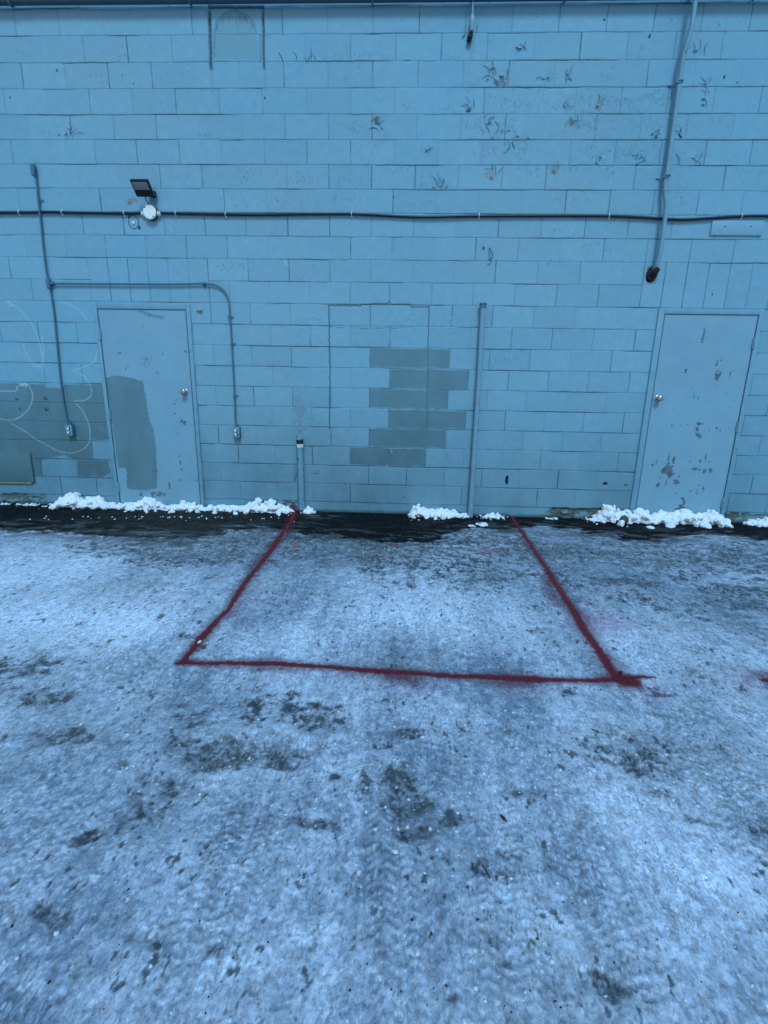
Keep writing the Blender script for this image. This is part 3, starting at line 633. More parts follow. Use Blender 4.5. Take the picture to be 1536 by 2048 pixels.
for (x, y, hz) in ((458.5, 634, 0), (463.5, 688, 0), (469, 792, 0), (408, 567, 1), (77, 400, 0)):
    bm = newbm(); v = W(x, y, OFF); strap(bm, v, .0105, bool(hz))
    d = Vector((0, 0, .012)) if not hz else Vector((.012, 0, 0)); tube(bm, [v-d*1.5, v+d*1.5], .0135, 12); part('strap', bm, M_PIPE, r0)
for (x0, x1, y0, y1) in ((129, 146, 847, 875), (463, 481, 852, 878)):
    a = W(x0, y0, .055); b_ = W(x1, y1, .055); cx_ = (a.x+b_.x)/2; cz_ = (a.z+b_.z)/2; sx_ = .075; sz_ = .118
    bm = newbm(); box(bm, (cx_, -.026, cz_), (sx_, .052, sz_), bev=.004); v = Vector((cx_+.0, -OFF, cz_+sz_/2)); tube(bm, [v-Vector((0, 0, .01)), v+Vector((0, 0, .03))], .016, 12)
    ob = part('outlet_box', bm, M_PIPE, r0)
    bm = newbm(); box(bm, (cx_, -.054, cz_), (sx_-.010, .004, sz_-.014), bev=.001); part('face_plate', bm, M_PIPEL, r0, True, ob)
    for dz in (-.021, .021):
        bm = newbm(); box(bm, (cx_, -.0575, cz_+dz), (.034, .005, .030), bev=.003); part('socket', bm, M_HOLE, r0, True, ob)
        bm = newbm(); box(bm, (cx_-.004, -.0600, cz_+dz), (.020, .003, .022), bev=.001); part('socket_insert', bm, M_BOXW, r0, True, ob)

# right conduit
r0 = thing('bent_conduit', W(1303, 548, .02), 'thick bent conduit coming down from the top right into a charred hole above the door', 'conduit')
P = [W(x, y, o_) for x, y, o_ in ((1404, -80, .10), (1391, 0, .10), (1382, 57, .095), (1366, 115, .075), (1359, 162, .06), (1350, 230, .055), (1342, 288, .055), (1333, 352, .055), (1329.5, 380, .055), (1332, 413, .065), (1326, 467, .07), (1317, 518, .06), (1309, 538, .035), (1303, 548, -.03))]
bm = newbm(); tube(bm, smoothpath(P, .03), .0195, 18); part('pipe', bm, M_PIPEL, r0)
for (x, y, o_) in ((1358.5, 163, .06), (1333, 352, .055)):
    v = W(x, y, o_); bm = newbm(); tube(bm, [v-Vector((.004, 0, .018)), v+Vector((.004, 0, .018))], .025, 16); pts = [Vector((v.x-.07, -.006, v.z)), Vector((v.x-.03, -.02, v.z)), Vector((v.x-.012, -.084, v.z)), Vector((v.x+.018, -.085, v.z)), Vector((v.x+.032, -.04, v.z))]
    tube(bm, smoothpath(pts, .01), .006, 8); part('strap', bm, M_PIPEL, r0)
v = W(1303, 549, .01); bm = newbm()
tube(bm, smoothpath([v+Vector((.03, -.035, .045)), v+Vector((.012, -.03, .012)), v+Vector((0, .015, -.01)), v+Vector((0, .04, -.012))], .01), .03, 14, True, None); part('charred_elbow', bm, M_HOLE, r0)
bm = newbm(); bmesh.ops.create_icosphere(bm, subdivisions=3, radius=.045)
for q in bm.verts: q.co = Vector((q.co.x*1.0, q.co.y*.35, q.co.z*1.15))*(1+.35*mnoise.noise(q.co*40)) + v
part('burnt_sealant', bm, M_HOLE, r0)

# tall capped pipe and short standpipe
r0 = thing('capped_pipe', G(940, 1034), 'tall slim vertical pipe with a capped top between the window infill and right door', 'pipe')
a = W(966, 612, .05); b_ = W(940, 1036, .05); b_.z = -.02
bm = newbm(); tube(bm, [a, a.lerp(b_, .3)+Vector((.004, 0, 0)), a.lerp(b_, .7), b_], .0255, 20); part('pipe', bm, M_PIPEL, r0)
bm = newbm(); t = (a-b_).normalized(); lathe(bm, a-t*.02, t, [(0, .030), (.03, .031), (.034, .036), (.044, .036), (.048, .030), (.052, .012)], 20); part('cap', bm, M_PIPE, r0)
bm = newbm(); lathe(bm, b_-t*.0, t, [(0, .030), (.10, .0275), (.16, .0265), (.165, .0250)], 20); part('rusted_foot', bm, M_RUSTP, r0)
r0 = thing('standpipe', G(603, 1022), 'short cut-off standpipe with a white label band in the snow left of the window infill', 'pipe')
a = W(600, 884, .06); b_ = W(604, 1024, .06); b_.z = -.02
bm = newbm(); tube(bm, [a, a.lerp(b_, .5), b_], .034, 20, False); part('pipe', bm, M_RUSTP, r0)
bm = newbm(); t = (a-b_).normalized(); lathe(bm, a-t*.055, t, [(0, .0345), (.0002, .0352), (.036, .0352), (.0362, .0345)], 20); part('label_band', bm, M_LABEL, r0)
bm = newbm()
for z__, w_ in ((-.030, .040), (-.046, .028)):
    for k in range(4):
        if random.random() < .9: box(bm, (a.x-.016+k*.011, a.y-.0352, a.z+z__+.006), (.006, .001, .004))
part('label_print', bm, M_HOLE, r0, False)
bm = newbm(); lathe(bm, a-t*.020, t, [(0, .0342), (.0002, .0350), (.040, .0352), (.0402, .0345)], 20); part('torn_wrap', bm, M_HOLE, r0)
bm = newbm(); tube(bm, [a+Vector((.004, -.036, -.016)), a+Vector((-.002, -.0365, .004)), a+Vector((.008, -.036, .016))], .004, 6); part('wrap_shred', bm, M_RUST, r0)
bm = newbm(); lathe(bm, b_+t*.02, t, [(0, .036), (.03, .0352), (.034, .0345)], 20); part('rusty_foot', bm, M_RUST, r0)
bm = newbm(); lathe(bm, a+t*.022, t, [(0, .034), (.006, .037), (.014, .036), (.016, .028), (.006, .022), (.0, .020)], 20)
for q in bm.verts: q.co += Vector((mnoise.noise(q.co*60), mnoise.noise(q.co*60+Vector((5, 0, 0))), mnoise.noise(q.co*60+Vector((0, 7, 0)))))*.008
part('broken_collar', bm, M_PIPEL, r0)
bm = newbm(); tube(bm, [(a.x-.045, -.012, a.z+.02), (b_.x-.05, -.012, .06)], .006, 8); part('back_rod', bm, M_PIPE, r0)

# black cable and its clips; junction box; flood lamp
def cable(px_pts, label):
    P = [W(x, y, .018) for x, y in px_pts]; r0 = thing('cable', P[0], label, 'cable')
    bm = newbm(); tube(bm, smoothpath(P, .04), .0118, 12); part('sheath', bm, M_CABLE, r0)
    return r0
c1 = cable([(-420, 430), (-200, 428), (0, 425.5), (60, 425), (95, 424), (150, 425.5), (250, 427), (283, 426.5)], 'black cable clipped to the wall left of the round junction box')
c2 = cable([(317, 426), (350, 427), (450, 429), (530, 429.5), (600, 428.5), (660, 428), (703, 428), (760, 430.5), (810, 433), (860, 434), (920, 432.5), (958, 432), (1080, 431.5), (1150, 431.5), (1218, 432), (1290, 435), (1340, 438.5), (1375, 439), (1430, 435.5), (1483, 432.5), (1536, 432), (1700, 434), (1950, 440)], 'long black cable clipped to the wall right of the round junction box')
def clip(px, py, root):
    v = W(px, py, .018); bm = newbm()
    pts = [Vector((v.x, v.y-.0135*math.sin(t), v.z+.0135*math.cos(t))) for t in [i*math.pi/6 for i in range(-1, 8)]]; tube(bm, pts, .0035, 6)
    bmesh.ops.create_icosphere(bm, subdivisions=2, radius=.0072, matrix=Matrix.Translation((v.x, -.014, v.z+.020))); bmesh.ops.create_icosphere(bm, subdivisions=2, radius=.0065, matrix=Matrix.Translation((v.x+.003, -.012, v.z-.021)))
    part('clip', bm, M_CLIP, root)
for px, py in ((38, 425), (124, 425), (248, 427)): clip(px, py, c1)
for px, py in ((351, 427), (451, 429), (703, 428), (958, 432), (1218, 432), (1483, 432.5)): clip(px, py, c2)
v = W(299, 424, .05)
r0 = thing('junction_box', (v.x, -.0, v.z), 'round white junction box with screwed cover in the black cable below the lamp', 'junction box')
bm = newbm(); lathe(bm, (v.x, 0, v.z), (0, -1, 0), [(0, .066), (.040, .067), (.044, .066)], 36); part('body', bm, M_STONE, r0)
bm = newbm(); lathe(bm, (v.x, -.044, v.z), (0, -1, 0), [(0, .064), (.006, .064), (.010, .060), (.012, .05), (.0125, .01)], 36); cv = part('cover', bm, M_BOXW, r0)
for dx, dz in ((-.038, .038), (.036, -.040)):
    bm = newbm(); lathe(bm, (v.x+dx, -.055, v.z+dz), (0, -1, 0), [(0, .006), (.002, .006), (.003, .001)], 10); part('screw', bm, M_RUST, r0, True, cv)
for s_ in (-1, 1):
    bm = newbm(); lathe(bm, (v.x+s_*.058, -.02, v.z-.006), (s_, 0, 0), [(0, .019), (.012, .019), (.013, .024), (.024, .024), (.026, .018), (.036, .017), (.038, .012)], 12); part('connector', bm, M_CLIP, r0)
v2 = W(295, 388, .03)
r0 = thing('flood_lamp', (v2.x, 0, v2.z), 'black rectangular flood lamp tilted down above the round junction box', 'lamp')
cc = W(285, 376, .13); hx_ = (W(281, 388, .10)-W(264, 364, .16)); ux = Vector((.985, -.06, -.03)).normalized(); vx = Vector((.42, .62, -.66)); vx = (vx-ux*ux.dot(vx)).normalized(); nx_ = ux.cross(vx).normalized()
if nx_.y > 0: nx_ = -nx_
RM = Matrix((ux, vx, nx_)).transposed()
bm = newbm(); box(bm, cc, (.175, .145, .030), RM, .006)
for k in range(7): box(bm, cc - nx_*.022 + ux*(-.06+k*.02), (.004, .11, .018), RM)
hd = part('housing', bm, M_BLACK, r0)
bm = newbm(); box(bm, cc + nx_*.0152 - vx*.024, (.148, .066, .003), RM, .001); part('lens', bm, M_LENS, r0, True, hd)
bm = newbm(); box(bm, (v2.x+.045, -.045, v2.z+.0), (.085, .05, .045), bev=.008); tube(bm, [(v2.x+.045, -.0, v2.z), (v2.x+.045, -.05, v2.z)], .026, 14); tube(bm, smoothpath([(v2.x+.02, -.06, v2.z), cc-nx_*.02+vx*.05, cc-nx_*.012], .02), .010, 8); part('mount', bm, M_BLACK, r0)
bm = newbm(); tube(bm, smoothpath([(v2.x-.005, -.045, v2.z-.01), (v2.x-.012, -.05, v2.z-.05), (v2.x+.01, -.045, v2.z-.09), (v.x+.0, -.03, v.z+.058)], .01), .0045, 8); part('wire', bm, M_CABLE, r0)

# small fittings
v = W(266, 445, .01); bm = newbm(); lathe(bm, (v.x, 0, v.z), (0, -1, 0), [(0, .014), (.008, .014), (.011, .010), (.012, .002)], 14)
tag(part('wall_plug', bm, M_CLIP, None), 'small white plug inside a ring mark just below the round junction box', 'plug')
v = W(398, 620, .02); bm = newbm(); box(bm, (v.x, -.010, v.z), (.058, .020, .018), bev=.002); box(bm, (v.x+.012, -.026, v.z+.004), (.02, .014, .022), bev=.002); box(bm, (v.x-.022, -.022, v.z), (.012, .008, .014), bev=.001)
tag(part('wall_bracket', bm, M_GREYM, None), 'tiny metal bracket on the wall at the top right of the left door', 'bracket')
v = W(982, 508, .02); bm = newbm(); tube(bm, smoothpath([(v.x-.014, .01, v.z+.055), (v.x-.014, -.02, v.z+.052), (v.x-.004, -.036, v.z+.02), (v.x+.012, -.04, v.z-.01), (v.x+.004, -.034, v.z-.045), (v.x-.022, -.026, v.z-.055)], .008), .006, 8)
tag(part('hook', bm, M_PIPE, None), 'small painted metal hook on the bare wall above the tall capped pipe', 'hook')

# curls of loose paint standing off the wall: one part of the building each cluster
bm = newbm(); rnd = random.Random(5)
for (px, py, sz) in ((985, 140, .05), (1003, 150, .06), (992, 167, .075), (1010, 170, .05), (975, 160, .04), (1134, 152, .05), (1139, 160, .04), (1085, 160, .035), (938, 220, .045), (1128, 214, .04), (1145, 247, .045), (1150, 242, .03), (978, 248, .05), (985, 238, .04), (1195, 210, .04), (1407, 196, .05), (1405, 212, .04), (1362, 270, .045), (1304, 270, .03), (1313, 273, .035), (757, 248, .045), (764, 255, .03), (853, 302, .035),
                     (1194, 325, .04), (1280, 318, .04), (1275, 326, .03), (1358, 328, .03), (1393, 323, .035), (1389, 105, .045), (1411, 166, .03), (1038, 95, .06), (927, 75, .04), (983, 358, .04), (880, 374, .035), (868, 373, .03), (893, 372, .03), (133, 270, .04), (118, 268, .03), (1107, 345, .04), (1035, 275, .04), (1017, 262, .03), (1056, 277, .03), (1250, 195, .03), (208, 850, .03), (1488, 820, .05), (1484, 830, .04)):
    v = W(px, py); ang = rnd.uniform(-.9, .9) + (math.pi if rnd.random() < .3 else 0); L = sz*rnd.uniform(.7, 1.1); wv = sz*rnd.uniform(.25, .5)
    ca, sa = math.cos(ang), math.sin(ang); g = []
    for i in range(5):
        rowl = []
        for j in range(4):
            a_ = (i/4-.5)*L; b2 = (j/3)*wv*(1-.7*abs(i/4-.5)*2)
            cur = (j/3)**1.6*sz*.30*(1-.5*abs(i/4-.5)*2)
            x_ = a_*ca - (b2-cur*.4)*sa; zq = a_*sa + (b2-cur*.4)*ca
            rowl.append(bm.verts.new((v.x+x_+rnd.uniform(-.001, .001), -.0025-cur, v.z+zq)))
        g.append(rowl)
    for i in range(4):
        for j in range(3): bm.faces.new((g[i][j], g[i+1][j], g[i+1][j+1], g[i][j+1]))
o = part('peeling_paint', bm, M_WALL_F if False else mat('paint_flake', tuple(WALLC*1.03), .6, nscale=30, namp=.1), building)
so_ = o.modifiers.new('thick', 'SOLIDIFY'); so_.thickness = .0008
o['kind'] = 'stuff'; o['label'] = 'curls of loose paint standing off the blocks'

# =================================================================== THE GROUND
def metric(px, py, rx, ry):
    c = G(px, py); a = G(px+rx, py); b = G(px, py+ry); return c.x, c.y, abs(a.x-c.x), abs(b.y-c.y)
gy = []; y = .03
while y > -4.7:
    gy.append(y); dist = 5.1+y
    y -= min(max(.0042*(dist/1.3)**1.0, .0042), .0085)
gyc = list(np.arange(-4.75, -26, -.4))
gys = np.array([.5, .2, .08] + gy + gyc)[::-1]
gxs = np.concatenate([np.arange(-24, -4.9, .4), np.arange(-4.9, -4.0, .02), np.arange(-4.0, -1.6, .008), np.arange(-1.6, 3.0, .0043), np.arange(3.0, 5.0, .008), np.arange(5.0, 6.0, .02), np.arange(6.0, 25, .4)])
GX, GY = np.meshgrid(gxs.astype(np.float32), gys.astype(np.float32))
# edge between bare asphalt by the wall and the ice
ep = [(-900, 1040), (-300, 1046), (0, 1056), (120, 1062), (215, 1070), (300, 1077), (400, 1070), (500, 1062), (590, 1066), (640, 1068), (700, 1073), (780, 1082), (850, 1080), (900, 1072), (960, 1060), (1030, 1062), (1100, 1056), (1180, 1070), (1250, 1077), (1330, 1073), (1400, 1068), (1450, 1073), (1536, 1083), (1900, 1090), (2400, 1100)]
ex = np.array([G(*p).x for p in ep]); ey = np.array([G(*p).y for p in ep])
edge = np.interp(GX, ex, ey)
se = (edge - GY) + .26*(fbm(GX*1.1, GY*2.0, .40, 6, 200, .66)-.5)*1.3          # >0 on the ice
cover = ss(-.02, .10, se)
n_a = fbm(GX, GY, .9, 5, 201, .55); n_b = fbm(GX, GY*1.3, .22, 5, 202, .6); n_c = fbm(GX, GY, .05, 4, 203, .62); n_d = fbm(GX, GY, .020, 3, 204, .7)
wgx = GX + .09*(fbm(GX, GY, .30, 5, 240, .68)-.5); wgy = GY + .10*(fbm(GX, GY, .30, 4, 241, .6)-.5)
dark = np.zeros_like(GX); light = np.zeros_like(GX)
for (px, py, rx, ry, s_) in ((480, 1518, 90, 30, 1.5), (545, 1505, 50, 28, 1.2), (560, 1420, 150, 40, .45), (300, 1640, 160, 60, .25), (830, 1600, 60, 50, .6), (1060, 1750, 120, 40, .35), (800, 1560, 30, 30, 1.0), (790, 1480, 50, 14, .7), (640, 1645, 50, 10, .8), (600, 1643, 20, 8, .9), (870, 1645, 70, 20, .9), (630, 1450, 60, 24, .65), (400, 1440, 50, 22, .5), (145, 1690, 26, 18, .8), (110, 1850, 50, 22, .7), (240, 1545, 25, 14, .7), (310, 1590, 60, 20, .3), (330, 1610, 50, 30, .2),
                            (400, 1098, 260, 34, 1.0), (700, 1100, 300, 28, 1.0), (1000, 1105, 220, 34, .75), (1350, 1115, 260, 30, .7), (1150, 1140, 160, 30, .5), (1250, 1165, 200, 50, .6), (1460, 1200, 150, 50, .7), (985, 1150, 55, 24, .7), (820, 1163, 14, 12, .6), (1300, 1100, 300, 18, .45), (1130, 1170, 40, 20, .45), (1080, 1270, 70, 25, .4),
                            (1010, 1750, 80, 26, .6), (1000, 1930, 30, 16, .6), (980, 1900, 25, 10, .7), (1185, 1970, 40, 24, .7), (1500, 1650, 60, 30, .55), (640, 1258, 50, 12, .6), (378, 1275, 22, 8, 1.0), (410, 1300, 30, 14, .6), (60, 1340, 70, 22, .6), (120, 1400, 90, 26, .5), (160, 1485, 26, 10, .7), (100, 1480, 80, 18, .5), (1180, 1790, 30, 12, .6),
                            (300, 1860, 60, 22, .5), (225, 1830, 30, 24, .6), (880, 1800, 30, 12, .3), (1410, 1650, 40, 8, .6), (1290, 1510, 90, 30, .45), (1010, 1480, 70, 20, .5), (740, 1420, 120, 14, .4), (350, 1420, 40, 14, .5), (640, 1850, 30, 20, .3), (440, 1875, 14, 10, .9), (890, 2010, 16, 14, .9), (1280, 1990, 20, 12, .5), (720, 1600, 14, 10, .6), (745, 1512, 14, 8, .8), (780, 1610, 30, 18, .7), (660, 1575, 20, 10, .6), (1040, 1600, 50, 14, .35), (1130, 1390, 30, 10, .4), (840, 1380, 60, 10, .4), (1300, 1390, 30, 12, .4), (1320, 1430, 26, 9, .5)):
    x_, y_, a_, b2 = metric(px, py, rx, ry); q = ((wgx-x_)/a_)**2+((wgy-y_)/b2)**2
    dark = np.maximum(dark, s_*np.exp(-q*.9))
for (px, py, rx, ry, s_) in ((60, 1130, 150, 55, 1.3), (120, 1250, 220, 60, 1.0), (820, 1255, 200, 60, .9), (620, 1280, 180, 40, .8), (1250, 1300, 120, 40, .5), (900, 1430, 200, 40, .5), (1460, 1760, 90, 60, .75), (1080, 1900, 60, 50, .7), (470, 1940, 60, 34, .7), (620, 1870, 50, 30, .6), (60, 2000, 120, 60, .5), (250, 1400, 80, 30, .4), (640, 1570, 60, 14, .4), (1150, 1350, 120, 40, .35), (500, 1560, 90, 16, .4), (1300, 1330, 90, 18, .4), (1380, 1880, 100, 60, .3), (1480, 1320, 60, 30, .3), (700, 1960, 50, 30, .4)):
    x_, y_, a_, b2 = metric(px, py, rx, ry); q = ((wgx-x_)/a_)**2+((wgy-y_)/b2)**2
    light = np.maximum(light, s_*np.exp(-q*.8))
# streaks left by tyres and the plough, running along the wall
streak = fbm(GX*.16, GY*1.6, .10, 4, 205)
far = ss(-2.4, -.7, GY)
dd = dark*1.35*(.60+.8*n_b) + .80*(n_a-.5) + (.22+.7*dark)*(n_b-.5) + far*1.0*(streak-.42) - .42*light + .13 + .22*ss(-1.1, -.35, GY)
D = ss(.12, .95, dd + .40*(n_c-.5))                                   # thin, dark ice
fine = ss(.22, .78, .22*n_c+.78*n_d)
# chips of crushed ice
qx = (n_c-.5)*.016; w1, w2, wid = worley(GX + qx, GY*1.25 - qx, .017, 11); v1, v2_, vid = worley(GX + qx*1.6 + (n_d-.5)*.01, GY*1.15 - qx*1.6, .046, 12)
shard = (wid-.5)
chip = ss(.02, .30, w2-w1)*(.4+.6*wid); chipB = ss(.0, .22, v2_-v1)*ss(.55, .9, vid)
D = np.clip(D*(1+.9*(fine-.5)+.6*shard), 0, 1)
# tyre tracks: ribs and chevron lugs pressed into the crust
def track(p0, p1, half, seed, kind):
    a = G(*p0); b = G(*p1); dx, dy = b.x-a.x, b.y-a.y; L = math.hypot(dx, dy); dx /= L; dy /= L
    s_ = (GX-a.x)*dx+(GY-a.y)*dy; t = (GX-a.x)*(-dy)+(GY-a.y)*dx + .015*(fbm(GX, GY, .8, 2, seed)-.5)
    inside = ss(half, half-.012, np.abs(t))*ss(-.1, .15, s_)*ss(L+.1, L-.15, s_)
    pw = .027; jit = .9*(fbm(GX, GY, .11, 3, seed+7)-.5); 
    if kind == 0: ph = (s_ + np.abs(((t/.075) % 1)-.5)*.05)/pw
    else: ph = (s_ + t*.5*np.sign(np.sin(t/.052*math.pi)))/(pw*.9)
    lug = ss(-.1, .25, np.cos(ph*2*math.pi+jit*2.4) + .9*(n_c-.5)); rib = 1-np.exp(-((((t/.048) % 1)-.5)/.13)**2)
    wear = ss(.36, .62, fbm(GX, GY, .28, 3, seed+3))
    return inside*wear, lug*rib
TR = [track((800, 1560), (852, 2100), .13, 300, 0), track((1135, 1560), (1385, 2120), .14, 310, 1), track((1000, 1620), (1030, 2100), .10, 320, 1), track((560, 1500), (330, 2060), .12, 330, 1), track((1330, 1420), (1700, 1900), .12, 340, 0), track((850, 1120), (905, 1560), .10, 350, 0), track((250, 1500), (-200, 2000), .12, 360, 0)]
for k_ in ((1090, 1500, 1, 0), (370, 1575, 1, 1)):
    pass
tm = np.zeros_like(GX); tl = np.zeros_like(GX)
for a_, b2 in TR: tl = np.where(a_ > tm, b2, tl); tm = np.maximum(tm, a_)
# a short run of tread prints across the lane
def prints(px0, py0, px1, py1, half, seed):
    a = G(px0, py0); b = G(px1, py1); dx, dy = b.x-a.x, b.y-a.y; L = math.hypot(dx, dy); dx /= L; dy /= L
    s_ = (GX-a.x)*dx+(GY-a.y)*dy; t = (GX-a.x)*(-dy)+(GY-a.y)*dx
    ins = ss(half, half-.01, np.abs(t))*ss(-.02, .03, s_)*ss(L+.02, L-.03, s_)
    return ins, ss(-.2, .4, np.cos(s_/.055*2*math.pi+(np.floor(t/.045) % 2)*2.2))*(1-np.exp(-((((t/.045) % 1)-.5)/.16)**2)*.9)
for a_, b2 in (prints(1060, 1570, 1135, 1590, .10, 1), prints(360, 1578, 460, 1586, .04, 2), prints(1180, 1470, 1290, 1500, .10, 3)):
    tl = np.where(a_ > tm, b2, tl); tm = np.maximum(tm, a_)
tm *= ss(.9, .4, D)

ystr = fbm(GX*1.0, GY*.07, .045, 3, 250, .6); ystr2 = fbm(GX, GY*.10, .20, 3, 251)
crev = np.exp(-((fbm(GX+qx, GY, .055, 4, 252, .6)-.5)/.022)**2)*ss(.40, .70, fbm(GX, GY, .45, 3, 253))
WHITE = np.array((.68, .79, .92), np.float32); MID = np.array((.195, .258, .345), np.float32); DARKI = np.array((.038, .052, .066), np.float32); ASPH = np.array((.007, .008, .009), np.float32); BROWN = np.array((.16, .185, .18), np.float32)
wv_ = np.clip(.50 + .34*(fine-.5) + .40*(n_b-.5) + .95*(n_a-.5) + .45*light + .16*shard + (.30*(ystr-.5)+.35*(ystr2-.5))*ss(-.8, -2.6, GY) + .80*(streak-.55)*far, 0, 1)
gc = MID + (WHITE-MID)*wv_[..., None]
Gz = ss(.12, 1.0, dark*.95 + 1.0*(n_a-.46) + .35*(n_b-.5) - .75*light + .14*far); gc += (np.array((.135, .172, .215), np.float32)*(.75+.5*fine[..., None]) - gc)*(Gz*np.clip(.62+.5*(fine-.5)+.4*shard, 0, .95))[..., None]
gc += (DARKI*(0.8+.6*n_c[..., None]) - gc)*(D*np.clip(.50+1.3*(n_c-.5)+.8*(fine-.5)+.35*(n_b-.5), 0, 1))[..., None]
br = ss(.52, .75, fbm(GX, GY, .6, 4, 210))*.5 + ss(.25, .8, dark)*.5; gc += (BROWN-gc)*(np.clip(br, 0, 1)*.36)[..., None]
gc += (WHITE*1.10-gc)*(chipB*.22*(1-D*.6))[..., None]
gc *= (1-.15*tm*(1-tl))[..., None]; gc += (WHITE-gc)*(tm*tl*.16)[..., None]
gc *= (1-.38*crev*(1-.5*light))[..., None]
lr = np.exp(-((fbm(GX*1.3+qx, GY*.85, .042, 3, 260, .6)-.52)/.035)**2)*ss(.35, .65, fbm(GX, GY, .5, 3, 261))*ss(-.9, -1.8, GY); gc += (WHITE-gc)*(lr*.38)[..., None]
pits = ss(.84, .90, fbm(GX*1.4, GY*.8, .026, 3, 215))*ss(.45, .6, n_b); gc += (DARKI*.7-gc)*(pits*.8)[..., None]
sp = ss(.965, .985, _h(np.floor(GX/.009), np.floor(GY/.009), 5)); gc += ((.06, .05, .045)-gc)*(sp*.45*(n_b > .45))[..., None]
sp2 = ss(.985, .99, _h(np.floor(GX/.007), np.floor(GY/.007), 6)); gc += ((.85, .9, .92)-gc)*(sp2*.6)[..., None]
# transition at the edge: lace of thin ice over tarmac
lace = cover*(1-.80*ss(.45, .0, se)*ss(.60, .38, n_b*.6+streak*.4))
gc = (ASPH+np.array((.012,.013,.010),np.float32)*np.exp(-((GX-G(330,1060).x)/.9)**2)[...,None])*(.6+1.1*n_c[..., None]+.6*n_d[...,None]) + (gc-ASPH)*lace[..., None]
film = ss(.56, .72, fbm(GX*.8, GY*1.8, .12, 5, 216, .65))*ss(-.55, -.05, se)*(1-lace); gc += (np.array((.12, .14, .15), np.float32)-gc)*(film*.55)[..., None]
for (px, py, rx, ry, s_) in ((1130, 1062, 60, 8, 1), (1110, 1056, 40, 5, .8), (640, 1032, 30, 4, .5), (320, 1066, 90, 5, .35), (520, 1052, 60, 4, .6)):
    x_, y_, a_, b2 = metric(px, py, rx, ry); q = ((GX-x_)/a_)**2+((GY-y_)/b2)**2; f = np.exp(-q)*s_*ss(.42, .62, fbm(GX*.5, GY*1.6, .10, 4, 217)); gc += ((.30, .35, .38)-gc)*(f*.8)[..., None]
# pink overspray soaked into the ice (a stain of its own)
for (px, py, rx, ry, s_) in ((1210, 1255, 55, 26, .40), (1160, 1235, 26, 20, .25), (520, 1180, 40, 20, .10), (300, 1205, 70, 22, .13), (470, 1230, 40, 24, .10), (790, 1378, 60, 14, .35), (1050, 1385, 60, 14, .22), (560, 1355, 60, 12, .22), (1290, 1385, 40, 22, .28), (1500, 1370, 50, 26, .35), (980, 1105, 24, 12, .3), (1230, 1180, 30, 16, .12), (690, 1350, 50, 12, .15)):
    x_, y_, a_, b2 = metric(px, py, rx, ry); q = ((GX-x_)/a_)**2+((GY-y_)/b2)**2; gc += ((.50, .13, .30)-gc)*(np.exp(-q)*s_*(.6+.8*n_c)*.6)[..., None]
for (px, py, rx, ry) in ((787, 1095, 11, 4), (972, 1101, 5, 3), (1112, 1215, 11, 6), (515, 1156, 8, 3), (590, 1095, 10, 4), (1101, 1204, 4, 4)):
    x_, y_, a_, b2 = metric(px, py, rx, ry); q = ((GX-x_)/a_)**2+((GY-y_)/b2)**2 + (n_c-.5)*1.2; gc += ((.30, .01, .03)-gc)*(ss(1.3, .3, q)*.5)[..., None]
ridge = 1-np.abs(fbm(GX+qx, GY, .07, 3, 230, .6)*2-1)
gh = cover*(.020 + .020*(n_a-.5) + .004*(n_b-.5) - .008*D) + .0012*(n_c-.5) + cover*((.0006*shard + .0008*ridge*ridge)*(1-.75*D) + .0016*chipB*(1-.6*D) + .0004*chip) - .0018*tm*(1-tl)*cover - .002*pits*cover - .0032*crev*cover + .0028*lr*cover
gh = gh.astype(np.float32); gh *= ss(.03, -.02, GY)*.8+.2
rough = np.clip(.62 - .36*D*ss(.3, .7, n_b) + .25*(1-lace), .18, .9)*1.0
co = np.stack([GX, GY, gh], -1)
ground = gridmesh('ground', co, gc, M_ICE, None, rough)
sa = ground.data.attributes.new('Spec', 'FLOAT', 'POINT'); sa.data.foreach_set('value', (.04+.40*lace).reshape(-1).astype(np.float32))
fa = ground.data.attributes.new('Facet', 'FLOAT', 'POINT'); fa.data.foreach_set('value', (cover*np.clip(.25+.9*n_b, 0, 1)*(1-.45*D)*(1-.5*np.clip(light, 0, 1))).reshape(-1).astype(np.float32))
tag(ground, 'parking lot covered in rutted grey-white ice with bare wet asphalt by the wall', None, None, 'structure')
def gz(x, y):
    i = np.clip(np.searchsorted(gxs, x)-1, 0, len(gxs)-2); j = np.clip(np.searchsorted(gys, y)-1, 0, len(gys)-2)
    u_ = np.clip((x-gxs[i])/(gxs[i+1]-gxs[i]), 0, 1); v_ = np.clip((y-gys[j])/(gys[j+1]-gys[j]), 0, 1)
    return (gh[j, i]*(1-u_)+gh[j, i+1]*u_)*(1-v_) + (gh[j+1, i]*(1-u_)+gh[j+1, i+1]*u_)*v_

# ------------------------------------------------------------------ sprayed red lines
M_RED = mat('red_spray_paint', (0.15, 0.002, 0.012), .55, nscale=60, namp=.25, bump=.5, bscale=80, dist=.004)
nn = M_RED.node_tree.nodes; ll = M_RED.node_tree.links
at = nn.new('ShaderNodeAttribute'); at.attribute_name = 'Alpha'
tn = nn.new('ShaderNodeTexNoise'); tn.inputs['Scale'].default_value = 160; tn.inputs['Detail'].default_value = 5; tcn = nn.new('ShaderNodeTexCoord'); ll.new(tcn.outputs['Object'], tn.inputs['Vector'])
ad = nn.new('ShaderNodeMath'); ad.operation = 'MULTIPLY_ADD'; ll.new(tn.outputs[0], ad.inputs[0]); ad.inputs[1].default_value = 1.0; ad.inputs[2].default_value = -.5
a2 = nn.new('ShaderNodeMath'); a2.operation = 'MULTIPLY'; ll.new(ad.outputs[0], a2.inputs[0])
